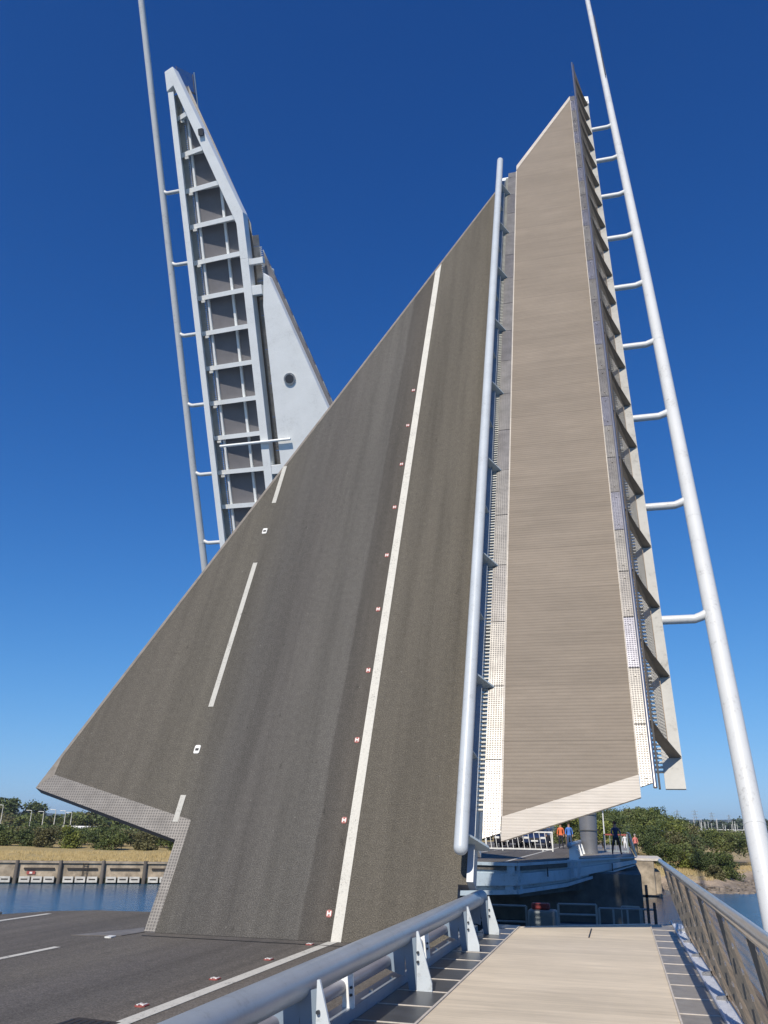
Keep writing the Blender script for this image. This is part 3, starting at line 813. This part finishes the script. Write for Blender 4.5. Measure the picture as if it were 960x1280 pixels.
person('person in a dark outfit behind the barrier next to cars', (-5.15, 67, FZ), .1, jean, dark, SK, cl('dark_hair_c', (.03, .02, .015)), 'stand', 1.7)
person('small distant person in white beyond the red topped barrier', (.28, 72, FZ - .15), .1, whitec, whitec, SK, brown, 'stand', 1.2)
person('distant person in a coral top on the path past the far parapet', (1.05, 72, FZ - .35), .4, pink, dark, SK, cl('grey_hair', (.3, .28, .25)), 'stand', 1.4)

# ---------------------------------------------------------------- cars
def car(label, loc, rz, paint_c, name='parked_car'):
    t_ = thing(name, label, 'car', loc, rz)
    P = M[paint_c] if isinstance(paint_c, str) else paint_c
    prof = [(-2.05, .32), (-2.1, .62), (-1.95, .80), (-1.05, .95), (-.45, 1.38), (.95, 1.42), (1.6, 1.02), (2.05, .92), (2.1, .45), (2.0, .3)]
    n = len(prof); vs = []; ws = []
    for y_, z_ in prof:
        w = .84 if z_ < 1.1 else .64
        vs += [(-w, y_, z_), (w, y_, z_)]
    fs = [(2 * i, 2 * i + 1, 2 * ((i + 1) % n) + 1, 2 * ((i + 1) % n)) for i in range(n)]
    fs += [tuple(2 * i for i in range(n))[::-1], tuple(2 * i + 1 for i in range(n))]
    MB().add(vs, fs).build('body', P, t_, bevel=.05)
    MB().add([(-.72, -1.02, 1.0), (.72, -1.02, 1.0), (.58, -.52, 1.36), (-.58, -.52, 1.36)], [(0, 1, 2, 3)]).build('windscreen', M['glass'], t_)
    for s_ in (-1, 1):
        MB().slab([(s_ * .76, -.9, 1.02), (s_ * .76, 1.3, 1.05), (s_ * .655, .9, 1.36), (s_ * .655, -.4, 1.35)], (s_ * .012, 0, 0)).build('side_window', M['glass'], t_)
        MB().bevbox(s_ * .62 - .17, s_ * .62 + .17, -2.12, -2.06, .62, .76, .01).build('headlight', M['white'], t_)
        for y_ in (-1.3, 1.3):
            w = MB().tube([(s_ * .70, y_, .32), (s_ * .87, y_, .32)], .32, 20).build('wheel', M['black'], t_)
            MB().tube([(s_ * .872, y_, .32), (s_ * .885, y_, .32)], .19, 14).build('rim', M['stainless'], w)
        MB().bevbox(s_ * .93 - .08, s_ * .93 + .08, -.75, -.65, 1.0, 1.1, .02).build('mirror', P, t_)
    MB().box(-.26, .26, -2.125, -2.10, .42, .53).build('number_plate', M['white'], t_)
    MB().box(-.45, .45, -2.115, -2.075, .55, .68).build('grille', M['black'], t_)
    return t_
cp = {k: simple('car_paint_' + k, c, .25, .3, .05, 3) for k, c in dict(black=(.02, .02, .03), blue=(.03, .05, .12), silver=(.45, .46, .48), white=(.75, .75, .75), red=(.4, .04, .03)).items()}
car('black car waiting behind the long white barrier, nearest to left', (-8.3, 68, FZ), 0, cp['black'])
car('dark blue car waiting behind the white barrier beside the black car', (-6.3, 69.5, FZ), 0, cp['blue'])
car('silver car queuing behind the dark blue car on far road', (-6.6, 76, FZ), 0, cp['silver'])
car('red car queuing behind the black car on the far road', (-8.6, 75, FZ), 0, cp['red'])

# ---------------------------------------------------------------- land, water
def seg_d(px, py, ax, ay, bx_, by):
    dx, dy = bx_ - ax, by - ay; t_ = max(0, min(1, ((px - ax) * dx + (py - ay) * dy) / (dx * dx + dy * dy)))
    return math.hypot(px - ax - t_ * dx, py - ay - t_ * dy)
qd = Vector((14.45, 7.45, 0)).normalized(); qn = Vector((qd.y, -qd.x, 0))
def Q_(s_, off=0., z=0.): p = Vector((-41.35, 52.95, 0)) + qd * s_ + qn * off; return (p.x, p.y, z)
Q0, Q1 = (-130, 5.8), (-6, 71.3)
shore = [Q0, (-80, 32.6), (-41.35, 52.95), (-26.9, 60.4), (-16, 66.4), (-6, 66), (.8, 64.5), (2.2, 70), (3.2, 70), (5.5, 67.6), (8.2, 69.5), (9.4, 75), (11.1, 82), (14, 90), (19, 112), (27, 150), (60, 230), (160, 300), (400, 420)]
land = shore + [(3000, 2500), (-3000, 2500), (-3000, -1200)]
def inside(x, y):
    c = False; n = len(land)
    for i in range(n):
        x1, y1 = land[i]; x2, y2 = land[(i + 1) % n]
        if (y1 > y) != (y2 > y) and x < (x2 - x1) * (y - y1) / (y2 - y1) + x1: c = not c
    return c
def hnoise(x, y):
    return math.sin(x * .9 + 1.3 * math.sin(y * .6)) * .5 + math.sin(y * 1.3 + x * .35) * .5
def height(x, y):
    d = min(seg_d(x, y, *shore[i], *shore[i + 1]) for i in range(len(shore) - 1))
    if not inside(x, y): return -2.9 - min(d * .1, 1.5)
    left = x < 1.0
    if x < -8 and d < 3.4: return -2.9
    if left:
        z = -1.15 + min(d, 12) * .02 + max(0, min(d - 12, 120)) * .012
    else:
        z = -2.55 + min(d, 2.2) * .38 + max(0, min(d - 2.2, 40)) * .022
    if x > -12: z += 1.2 * math.exp(-((x - 0) / 6.) ** 2 - ((y - 95) / 25.) ** 2) if d > 3 else 0
    return z + .06 * hnoise(x, y) * (min(d, 3) / 3)
xs = []; x = -160.
while x < 160: xs.append(x); x += (.55 if -1 < x < 22 else 2.2 if -70 < x < 40 else 8)
ys = []; y = 20.
while y < 330: ys.append(y); y += (.6 if 58 < y < 100 else 2.2 if y < 130 else 12)
vs = [(x, y, height(x, y)) for y in ys for x in xs]; nx = len(xs)
fs = [(j * nx + i, j * nx + i + 1, (j + 1) * nx + i + 1, (j + 1) * nx + i) for j in range(len(ys) - 1) for i in range(nx - 1)]
structure(MB().add(vs, fs, True).build('terrain', M['ground']))
far_pts = [(-2500, 320), (2500, 320), (2500, 2600), (-2500, 2600)]
structure(MB().add([(p[0], p[1], z) for p, z in zip(far_pts, (.3, .3, 1, 1))], [(0, 1, 2, 3)]).build('far_land', M['ground']))
structure(MB().add([(-4000, -600, WZ), (4000, -600, WZ), (4000, 3500, WZ), (-4000, 3500, WZ)], [(0, 1, 2, 3)]).build('water', M['water']))
structure(MB().slab([Q_(-60, -.6, -1.13), Q_(36, -.6, -1.13), Q_(36, -8, -1.10), Q_(-60, -8, -1.10)], (0, 0, -.3)).build('quay_top', M['ground']))
# low far hills
def hills(name, y, x0, x1, hb, amp, mat, seed):
    r_ = random.Random(seed); g = MB(); n = 120; ph = [r_.random() * 6 for _ in range(4)]
    row = []
    for i in range(n + 1):
        x = x0 + (x1 - x0) * i / n; u = i / n * 20
        h_ = hb + amp * (.5 * math.sin(u * .7 + ph[0]) + .3 * math.sin(u * 1.9 + ph[1]) + .15 * math.sin(u * 5 + ph[2]) + .05 * math.sin(u * 17 + ph[3]))
        row.append((x, h_))
    vs = []
    for k, (dy, fr) in enumerate(((-120, 0), (-60, .6), (0, 1.), (80, .7), (160, 0))):
        vs += [(x, y + dy, max(0, h_ * fr)) for x, h_ in row]
    fs = [(k * (n + 1) + i, k * (n + 1) + i + 1, (k + 1) * (n + 1) + i + 1, (k + 1) * (n + 1) + i) for k in range(4) for i in range(n)]
    g.add(vs, fs, True); o = g.build(name, mat); o['kind'] = 'structure'
M['hill'] = simple('wooded_hill', (.045, .065, .06), .9, 0, .3, .05)
hills('hills', 1500, -1800, 1800, 22, 7, M['hill'], 3)

# quay wall with piles
qd = Vector((14.45, 7.45, 0)).normalized(); qn = Vector((qd.y, -qd.x, 0))
def Q(s_, off=0., z=0.): p = Vector((-41.35, 52.95, 0)) + qd * s_ + qn * off; return (p.x, p.y, z)
qw = thing('quay_wall', 'stained concrete quay wall with timber piles along the far left bank', 'quay wall', (-41.35, 52.95, -2.4))
qi = Matrix.Translation((41.35, -52.95, 2.4))
def qlo(mb, name, mat):
    o = mb.build(name, mat, qw); o.matrix_parent_inverse = qi; return o
qlo(MB().slab([Q(-60, .0, -4), Q(38, .0, -4), Q(38, .0, -1.1), Q(-60, .0, -1.1)], -qn * .8), 'wall', M['concrete'])
qlo(MB().slab([Q(-60, .12, -1.1), Q(38, .12, -1.1), Q(38, .12, -1.0), Q(-60, .12, -1.0)], -qn * 1.1), 'coping', M['concrete'])
M['fender'] = simple('weathered_fender', (.56, .54, .49), .7, 0, .3, 1.5)
M['weed'] = simple('tide_weed', (.045, .05, .025), .8, 0, .5, 3, .4, 20)
qlo(MB().slab([Q(-60, .03, -2.6), Q(38, .03, -2.6), Q(38, .03, -2.02), Q(-60, .03, -2.08)], -qn * .02), 'tide_band', M['weed'])
for s_ in (-6.2, 5.3, 16.9):
    g = MB()
    for o_ in (0, .3): g.bar(Q(s_ + o_, .1, -2.5), Q(s_ + o_, .1, -1.0), .035, .035)
    for k in range(6): g.bar(Q(s_, .1, -2.4 + .24 * k), Q(s_ + .3, .1, -2.4 + .24 * k), .025, .025)
    qlo(g, 'ladder', M['dark_timber'])
sp = 2.86
for k in range(-6, 11):
    s_ = .9 + sp * k
    qlo(MB().tube([Q(s_, .22, -4), Q(s_ + .03, .1, -.92)], [.15, .13], 10), 'pile', M['timber'])
    a, b = s_ + .5, s_ + sp - .35
    if k % 2 == 0 or k > 0: qlo(MB().slab([Q(a, .12, -1.50), Q(b, .12, -1.50), Q(b, .12, -1.40), Q(a, .12, -1.40)], -qn * .15), 'waling', M['dark_timber'])
    if k < 5:
        for j in range(3):
            c = s_ + .32 + j * .80
            g = MB(); g.slab([Q(c, .34, -2.32), Q(c + .68, .34, -2.32), Q(c + .68, .34, -1.95), Q(c, .34, -1.95)], -qn * .3)
            fo_ = g.build('fender', M['fender']); tag(fo_, 'white floating fender box against the quay wall, one of many alike', 'fender', 'white fender boxes along the quay wall')
            h2 = MB().slab([Q(c + .12, .345, -2.16), Q(c + .56, .345, -2.16), Q(c + .56, .345, -2.08), Q(c + .12, .345, -2.08)], -qn * .02 + qn * .025)
            h2.build('slot', M['dark_timber'], fo_)
sgn = thing('quay_sign', 'small red sign with a white square fixed on the quay wall', 'sign', Q(1.9, .05, -1.72))
dq = Matrix.Rotation(math.atan2(qd.y, qd.x), 4, 'Z')
MB().add([tuple(dq @ Vector(p)) for p in [(-.28, 0, -.1), (.28, 0, -.1), (.28, 0, .1), (-.28, 0, .1), (-.28, -.03, -.1), (.28, -.03, -.1), (.28, -.03, .1), (-.28, -.03, .1)]], [(0, 1, 2, 3), (7, 6, 5, 4), (0, 4, 5, 1), (1, 5, 6, 2), (2, 6, 7, 3), (3, 7, 4, 0)]).build('board', M['red'], sgn)
MB().add([tuple(dq @ Vector(p)) for p in [(-.09, -.031, -.06), (.09, -.031, -.06), (.09, -.031, .06), (-.09, -.031, .06), (-.09, -.045, -.06), (.09, -.045, -.06), (.09, -.045, .06), (-.09, -.045, .06)]], [(7, 6, 5, 4), (0, 4, 5, 1), (1, 5, 6, 2), (2, 6, 7, 3), (3, 7, 4, 0)]).build('symbol', M['white'], sgn)
# abutment right of the far deck
ab = thing('abutment', 'sunlit stained concrete abutment block at the end of far footway', 'abutment', (1.35, 63, -2.4))
MB().bevbox(-.62, .62, -1, 6, -1.5, 2.25, .05).build('block', M['concrete'], ab, bevel=.03)
MB().bevbox(-.66, 1.15, -1.05, 6, 2.2, 2.34, .04).build('capping', M['joint'], ab)
MB().box(.62, 1.0, -.6, 6, -1.5, 1.5).build('wing_wall', M['concrete'], ab)
MB().bevbox(.60, .98, -1.4, 6, -.5, .22, .05).build('footing', M['concrete'], ab)
MB().tube([(-.38, -1.03, .38), (-.38, -.99, .38)], .12, 14).build('mooring_ring', M['dark_timber'], ab)

# ---------------------------------------------------------------- vegetation
def crown_mesh(mb, c, rad, n, ls, r_, flat=.75):
    # many leaf faces through a cluster of lobes
    lobes = []
    for i in range(9):
        a = r_.random() * 6.283; q = r_.random() ** .5 * .62; hz_ = r_.uniform(-.5, .75)
        lobes.append((Vector((math.cos(a) * q * rad, math.sin(a) * q * rad, hz_ * rad * flat)), rad * r_.uniform(.28, .52)))
    for i in range(n):
        lc, lr = lobes[r_.randrange(9)]
        d = Vector((r_.gauss(0, 1), r_.gauss(0, 1), r_.gauss(0, 1))).normalized() * (lr * (r_.random() ** .4))
        p = Vector(c) + lc + Vector((d.x, d.y, d.z * flat))
        u = Vector((r_.gauss(0, 1), r_.gauss(0, 1), r_.gauss(0, .6))).normalized(); w = u.cross(Vector((r_.gauss(0, 1), r_.gauss(0, 1), r_.gauss(0, 1)))).normalized()
        s1 = ls * r_.uniform(.6, 1.3); s2 = s1 * r_.uniform(.5, .9)
        mb.add([p - u * s1, p + w * s2, p + u * s1, p - w * s2], [(0, 1, 2, 3)])
def tree(name, label, x, y, z0, h, rad, mat, n=1500, ls=.14, seed=0, group=None, flat=.8, trunk=.35, cat='tree'):
    r_ = random.Random(seed + int(x * 31) + int(y * 17))
    t_ = thing(name, label, cat, (x, y, z0), 0, group)
    g = MB()
    hc = h - rad * flat * .95
    crown_mesh(g, (0, 0, hc), rad, n, ls, r_, flat)
    if trunk < .2: crown_mesh(g, (0, 0, hc * .45), rad * .95, n // 2, ls, r_, flat)
    g.build('crown', mat, t_)
    g = MB(); g.tube([(0, 0, -.3), (.05, 0, h * .3), (-.05, .05, h * .6), (0, 0, h * .85)], [.09 * h / 3, .07 * h / 3, .045 * h / 3, .01], 8)
    for k in range(4):
        a = r_.random() * 6.28; g.tube([(0, 0, h * (.35 + .1 * k)), (math.cos(a) * rad * .6, math.sin(a) * rad * .6, h * (.55 + .1 * k))], [.03 * h / 3, .008], 6)
    g.build('trunk', M['trunk'], t_)
    return t_
def gz(x, y): return height(x, y)

# left bank bushes (front row: individuals; wood behind: one mass)
kinds = ['leaf_mid', 'leaf_dark', 'leaf_olive', 'leaf_bright']
left_row = [(-63.5, 2.1, 1.9, 1, 'broad dark bush at the far left edge of the left bank'),
            (-59.8, 2.0, 1.7, 0, 'mid green bush second from the left edge on left bank'),
            (-56.6, 2.1, 1.8, 1, 'dark rounded bush left of centre on the left bank'),
            (-53.7, 1.9, 1.5, 2, 'olive bush just left of the bright green bush'),
            (-51.6, 1.95, 1.25, 3, 'bright green rounded bush on the left bank grass'),
            (-49.3, 1.95, 1.5, 1, 'dark bush just right of the bright green bush'),
            (-46.6, 2.0, 1.6, 0, 'mid green bush below the corner of the raised leaf'),
            (-43.6, 1.7, 1.5, 2, 'olive low bush near right end of left bank'),
            (-40.6, 1.5, 1.4, 0, 'small green bush at right end of left bank row')]
for i, (x, h_, r0, k, lab) in enumerate(left_row):
    y = 74.5 + (i % 3) * .9
    tree('bush', lab, x, y, gz(x, y) - .1, h_ + (.12 if k == 3 else 0), r0, M[kinds[k]], 2600, .085, i, trunk=.1, cat='bush', flat=.72)
tree('bush', 'low yellowish bush leaning over the quay coping at far left', -47.0, 55.2, gz(-47, 55.2), .85, 1.0, M['leaf_olive'], 1400, .06, 90, trunk=.1, cat='bush')
tree('bush', 'tiny tuft of green scrub alone in the dry grass', -33.2, 66.5, gz(-33.2, 66.5), .5, .45, M['leaf_olive'], 500, .05, 91, trunk=.1, cat='bush')
tree('tree', 'pale yellow green small tree by the white van on left bank', -58.0, 102, gz(-58, 102), 2.5, 1.0, M['leaf_bright'], 1400, .1, 92)
g = MB(); r_ = random.Random(5)
for i in range(120):
    x = -155 + i * 1.1 + r_.uniform(-1, 1); y = 172 + r_.uniform(-8, 14); rr = r_.uniform(2.2, 3.6)
    g.cur = r_.choice((0, 0, 1, 2))
    env = 3.3 + (2.6 if -150 < x < -133 else 0) + .7 * math.sin(x * .21)
    crown_mesh(g, (x, y, env - rr * .75 + r_.uniform(-.9, .5)), rr, 620, .3, r_, .85); crown_mesh(g, (x, y - 3, .6), rr, 300, .34, r_, .8)
for i in range(110):
    y = 80 + r_.uniform(0, 20); x = (-.84 + .46 * i / 109.) * y; g.cur = r_.choice((0, 1, 1, 2)); rr = r_.uniform(1.2, 1.9)
    crown_mesh(g, (x, y, gz(x, y) + .75), rr, 560, .11, r_, .62)
o = g.build('woodland', [M['leaf_dark'], M['leaf_mid'], M['leaf_olive']]); o['kind'] = 'stuff'; tag(o, 'dense dark green wood and scrub behind the left bank', 'woodland')

# right bank
rr_ = [(2.4, 79, 2.3, 1.5, 1, 'dark bush nearest the sunlit abutment on the right bank'),
       (3.7, 77.2, 1.9, 1.3, 0, 'green bush second from the abutment on right bank'),
       (5.0, 78.0, 2.0, 1.35, 3, 'bright yellow green bush at the middle of the right bank'),
       (6.3, 77.0, 1.8, 1.2, 1, 'dark bush just right of the bright bush on right bank'),
       (7.6, 77.5, 1.8, 1.2, 0, 'green bush near the point above the rocky shore'),
       (6.9, 74.6, 1.1, .9, 2, 'low grey olive bush lowest on the right bank'),
       (8.6, 79.5, 1.5, 1.1, 1, 'rightmost dark bush of right bank beside the dry meadow')]
for i, (x, y, h_, r0, k, lab) in enumerate(rr_):
    tree('bush', lab, x, y, gz(x, y) - .15, h_, r0, M[kinds[k]], 3600, .062, 40 + i, trunk=.1, cat='bush', flat=.8)
tree('tree', 'slender yellow green tree behind the grey column', -1.35, 68, gz(-1.35, 68) + .4, 3.1, 1.0, M['leaf_bright'], 2600, .07, 60)
tree('tree', 'yellow green tree seen under the raised footway left of column', -4.6, 78, gz(-4.6, 78), 3.4, 1.5, M['leaf_bright'], 2400, .08, 61)
g = MB(); r_ = random.Random(9)
def top_env(x, y):
    # skyline of the wood, falling to the right
    u = x / y
    pts = [(-.06, 4.0), (-.01, 4.0), (.03, 4.3), (.041, 4.5), (.052, 3.6), (.063, 2.9), (.09, 2.0), (.13, 1.7), (.3, 1.7)]
    for (a, b), (c, d) in zip(pts, pts[1:]):
        if a <= u <= c: return b + (d - b) * (u - a) / (c - a)
    return 1.7
for i in range(170):
    y = 84 + (i / 170.) * 34; u = r_.uniform(-.07, .125)
    if u > .075 and y < 100: continue
    x = u * y; rr = r_.uniform(1.0, 1.9)
    g.cur = r_.choice((0, 0, 1, 1, 2, 3))
    zt = 1.5 + (top_env(x, y) - 1.6) * y / 110.
    if y < 100: zt -= (100 - y) * .10
    crown_mesh(g, (x, y, zt - rr * .7), rr, 620, .095, r_, .8)
o = g.build('woodland', [M['leaf_mid'], M['leaf_dark'], M['leaf_olive'], M['leaf_yellow']]); o['kind'] = 'stuff'; tag(o, 'green wooded rise behind the right bank, falling towards the marina', 'woodland')
g = MB(); r_ = random.Random(19)
for i in range(70):
    x = 30 + i * 2.4; y = 430 + r_.uniform(-20, 40); rr = r_.uniform(3, 5)
    crown_mesh(g, (x, y, 2.2 + r_.uniform(0, 2.5)), rr, 160, .8, r_, .9)
o = g.build('woodland', M['leaf_blue']); o['kind'] = 'stuff'; tag(o, 'distant dark tree line behind the marina masts', 'woodland')
# dry grass tufts
g = MB(); r_ = random.Random(11)
def tuft(x, y, n, h_):
    z = height(x, y)
    for i in range(n):
        a = r_.random() * 6.28; l = r_.uniform(.04, .14); px = x + r_.uniform(-.25, .25); py = y + r_.uniform(-.25, .25)
        hh = h_ * r_.uniform(.5, 1.2); tx, ty = px + math.cos(a) * l, py + math.sin(a) * l
        g.add([(px - .02, py, z - .02), (px + .02, py, z - .02), (tx, ty, z + hh)], [(0, 1, 2)])
for i in range(2600):
    s_ = r_.uniform(-14, 34); o_ = r_.uniform(1.2, 15); p = Vector(Q(s_)) - qn * o_; tuft(p.x, p.y, 7, .28)
for i in range(2600):
    x = r_.uniform(2.5, 17); y = r_.uniform(70, 110)
    if not inside(x, y): continue
    d = min(seg_d(x, y, *shore[j], *shore[j + 1]) for j in range(5, len(shore) - 1))
    if d > 2.2: tuft(x, y, 6, .22)
o = g.build('dry_grass', M['dry_grass']); o['kind'] = 'stuff'; tag(o, 'dry straw coloured grass along both banks', 'grass')
# shore rocks
M['rock'] = simple('shore_rock', (.20, .165, .13), .85, 0, .5, 2., .4, 9)
g = MB(); r_ = random.Random(21)
for i in range(420):
    j = r_.randrange(8, 14); t_ = r_.random(); ax, ay = shore[j]; bx_, by = shore[j + 1]
    x = ax + (bx_ - ax) * t_ + r_.uniform(-.8, 1.); y = ay + (by - ay) * t_ + r_.uniform(-.6, 1.6); s_ = r_.uniform(.08, .30)
    o_ = len(g.v); g.sphere((x, y, max(height(x, y), -2.45) + s_ * .15), (s_ * r_.uniform(.8, 1.6), s_ * r_.uniform(.8, 1.4), s_ * .55), 6, 4)
    for q in range(o_, len(g.v)):
        v_ = g.v[q]; k_ = math.sin(q * 12.9) * .22; g.v[q] = (v_[0] + (v_[0] - x) * k_, v_[1] + (v_[1] - y) * k_, v_[2])
g.smooth = [False] * len(g.smooth)
o = g.build('shore_rocks', M['rock']); o['kind'] = 'stuff'; tag(o, 'brown rocks and stones along the right waterline', 'rocks')

# lamp posts of the road on the left bank
lab = ['tall pale lamp post at the far left edge behind bushes', 'lamp post with a white box at its foot behind bushes', 'lamp post left of the white van roof line', 'lamp post just right of the white van roof line',
       'lamp post above the bright green bush', 'rightmost lamp post, short, beside the raised leaf corner']
for (x, zt), l_ in zip([(-126.0, 4.6), (-118.8, 3.6), (-115.8, 3.4), (-113.0, 3.8), (-110.6, 3.6), (-109.1, 3.3)], lab):
    k = 1.
    o = thing('lamp_post', l_, 'lamp post', (x * k, 158.3, 0), .0, 'lamp posts along the road beyond the left bank')
    MB().tube([(0, 0, -.5), (0, 0, zt), (.0, -.1, zt + .1)], [.10, .065, .06], 8).build('pole', M['white'], o)
    MB().tube([(0, 0, zt + .08), (-.9, 0, zt + .16)], .05, 8).build('arm', M['white'], o)
    MB().bevbox(-1.3, -.7, -.12, .12, zt + .1, zt + .2, .03).build('lamp_head', M['white'], o)
# vehicles beyond the left bank
for i, (x, l_, c, y) in enumerate([(-82.6, 'white car partly hidden at the far left edge of left bank', 'white', 106), (-77.4, 'white car behind the dark bushes on the left bank', 'white', 106), (-70.4, 'silver car parked right of the bright bush on left bank', 'silver', 106),
                                 (-67.2, 'white car parked under the raised leaf corner', 'white', 106), (-63.3, 'rightmost white car seen under the raised leaf edge', 'white', 106)]):
    car(l_, (x, y, -.55), R(90), cp[c])
vn = thing('parked_van', 'long white van roof showing above the left bank bushes', 'van', (-72.9, 108, -.75), R(90))
MB().bevbox(-1.0, 1.0, -2.3, 2.3, .35, 1.85, .15).build('body', M['white'], vn, bevel=.1)
MB().box(-1.01, 1.01, -2.4, -1.6, 1.25, 1.7).build('side_window', M['glass'], vn)
for sx_ in (-1, 1):
    for y_ in (-1.5, 1.5): MB().tube([(sx_ * .85, y_, .35), (sx_ * 1.02, y_, .35)], .34, 16).build('wheel', M['black'], vn)
# lamp post beside the yellow tree
lp = thing('lamp_post', 'slim pale post standing in front of the slender yellow green tree', 'lamp post', (-1.15, 66, 0))
MB().tube([(0, 0, 0), (0, 0, 3.0)], .045, 8).build('pole', M['white'], lp)
MB().bevbox(-.06, .06, -.25, .05, 3.0, 3.08, .02).build('lamp_head', M['white'], lp)

# marina yachts and pylons
def yacht(x, y, hm, L, lab_, rz):
    t_ = thing('yacht', lab_, 'boat', (x, y, .6), rz, 'yachts moored in the distant marina')
    g = MB(); n = 7; vs = []
    for i in range(n):
        u = i / (n - 1); w = 1.3 * math.sin(math.pi * (u * .8 + .16)) if i < n - 1 else .05
        vs += [(-L / 2 + L * u, -w, 1.0 + .3 * u), (-L / 2 + L * u, w, 1.0 + .3 * u), (-L / 2 + L * u, 0, -.2)]
    fs = []
    for i in range(n - 1):
        a = i * 3; fs += [(a, a + 3, a + 4, a + 1), (a, a + 2, a + 5, a + 3), (a + 1, a + 4, a + 5, a + 2)]
    fs.append((0, 1, 2)); g.add(vs, fs); g.build('hull', M['white'], t_)
    MB().bevbox(-L * .25, L * .15, -.8, .8, 1.1, 1.7, .2).build('cabin', M['white'], t_)
    m_ = MB(); m_.tube([(0, 0, 1), (0, 0, hm)], .075, 6); m_.build('mast', M['white'], t_)
    MB().tube([(0, 0, 2.2), (-L * .4, 0, 2.3)], .12, 6).build('boom', M['white'], t_)
    return t_
r_ = random.Random(31)
for i in range(34):
    u = i / 33.; x = 24 + 33 * u + r_.uniform(-.4, .4); y = 395 + r_.uniform(-12, 12)
    yacht(x, y, r_.uniform(4.2, 7.2) - 1.5 * u, r_.uniform(4.5, 7), 'white moored yacht with a bare mast in the crowded marina', r_.uniform(-.5, .5))
def pylon(x, y, h_, lab_):
    t_ = thing('pylon', lab_, 'pylon', (x, y, 0), 0)
    g = MB(); w = h_ * .12
    for sx_, sy_ in ((-1, -1), (1, -1), (1, 1), (-1, 1)): g.bar((sx_ * w, sy_ * w, 0), (sx_ * w * .12, sy_ * w * .12, h_), .16, .16)
    for k in range(6):
        z0, z1 = h_ * k / 6.5, h_ * (k + 1) / 6.5; w0, w1 = w * (1 - .88 * z0 / h_), w * (1 - .88 * z1 / h_)
        g.bar((-w0, -w0, z0), (w1, -w1, z1), .1, .1); g.bar((w0, -w0, z0), (-w1, -w1, z1), .1, .1)
    g.build('lattice', M['rail_grey'], t_)
    for z in (.7, .82, .94): MB().bar((-h_ * .13, 0, h_ * z), (h_ * .13, 0, h_ * z), .2, .25).build('cross_arm', M['rail_grey'], t_)
pylon(42.7, 700, 17.5, 'leftmost faint electricity pylon on the skyline above the wood')
pylon(55.2, 700, 17.6, 'faint electricity pylon second from left above the marina')
pylon(67, 700, 16.0, 'faint electricity pylon third from left above the marina')
pylon(79, 700, 14.4, 'rightmost faint electricity pylon beside the white mast')

# thin summer haze over the harbour
hm = bpy.data.materials.new('haze'); hm.use_nodes = True; hn = hm.node_tree
hn.nodes.remove(hn.nodes['Principled BSDF'])
pv = hn.nodes.new('ShaderNodeVolumePrincipled'); pv.inputs['Color'].default_value = (.80, .88, 1, 1)
pv.inputs['Density'].default_value = .00022; pv.inputs['Anisotropy'].default_value = .2
hn.links.new(pv.outputs[0], hn.nodes['Material Output'].inputs['Volume'])
hz_o = MB().box(-4050, 4050, -650, 3550, -6, 62).build('haze', hm); hz_o['kind'] = 'stuff'

# ---------------------------------------------------------------- camera, light, world
cam = bpy.data.cameras.new('camera'); co_ = bpy.data.objects.new('camera', cam); COL.objects.link(co_)
cam.sensor_fit = 'VERTICAL'; cam.sensor_height = 36.; cam.sensor_width = 27.; cam.lens = 36. * 1030 / 1280
cam.clip_start = .05; cam.clip_end = 8000
r2 = Vector((0.9658834517900019, 0.2584884343487506, 0.015902416991225965)); dn = Vector((-0.07802754204258038, 0.3490144352848968, -0.9338632804889365)); fw_ = Vector((-0.246943030355231, 0.9007622623482271, 0.3572764846561822))
mw = Matrix((r2, -dn, -fw_)).transposed().to_4x4(); mw.translation = (0, 0, 1.6); co_.matrix_world = mw
scene.camera = co_

EL, AZ = R(41), R(5)           # sun behind the camera, a little to the left
sd = Vector((-math.sin(AZ) * math.cos(EL), -math.cos(AZ) * math.cos(EL), math.sin(EL)))
su = bpy.data.lights.new('sun', 'SUN'); su.energy = 4.8; su.angle = R(.5); su.color = (1., .92, .80)
so = bpy.data.objects.new('sun', su); COL.objects.link(so); so.rotation_euler = sd.to_track_quat('Z', 'Y').to_euler()
w = bpy.data.worlds.new('World'); scene.world = w; w.use_nodes = True
nt = w.node_tree; bg = nt.nodes['Background']
sk = nt.nodes.new('ShaderNodeTexSky'); sk.sky_type = 'NISHITA'; sk.sun_disc = False
sk.sun_elevation = EL; sk.sun_rotation = math.pi + AZ
sk.altitude = 3000; sk.air_density = 1.; sk.dust_density = 0.; sk.ozone_density = 3.
sp_ = nt.nodes.new('ShaderNodeSeparateColor'); cb_ = nt.nodes.new('ShaderNodeCombineColor')
nt.links.new(sk.outputs[0], sp_.inputs[0])
def mth(op, x, y):
    m = nt.nodes.new('ShaderNodeMath'); m.operation = op
    for so_, v_ in ((m.inputs[0], x), (m.inputs[1], y)):
        if hasattr(v_, 'links'): nt.links.new(v_, so_)
        else: so_.default_value = v_
    return m.outputs[0]
for i_, (kk, pw, cc) in enumerate(((1.45, 1.62, 1.5), (1.72, 1.28, .9), (2.6, 1.17, .66))):     # a clear, deep blue polarised sky
    p_ = mth('MULTIPLY', mth('POWER', mth('MULTIPLY', sp_.outputs[i_], .1), pw), kk)
    nt.links.new(mth('DIVIDE', mth('MULTIPLY', p_, 10.), mth('ADD', mth('MULTIPLY', p_, cc), 1.)), cb_.inputs[i_])
nt.links.new(cb_.outputs[0], bg.inputs[0]); bg.inputs[1].default_value = .1
vs_ = scene.view_settings; vs_.view_transform = 'Standard'; vs_.look = 'None'; vs_.exposure = 0; vs_.gamma = 1; vs_.use_curve_mapping = False
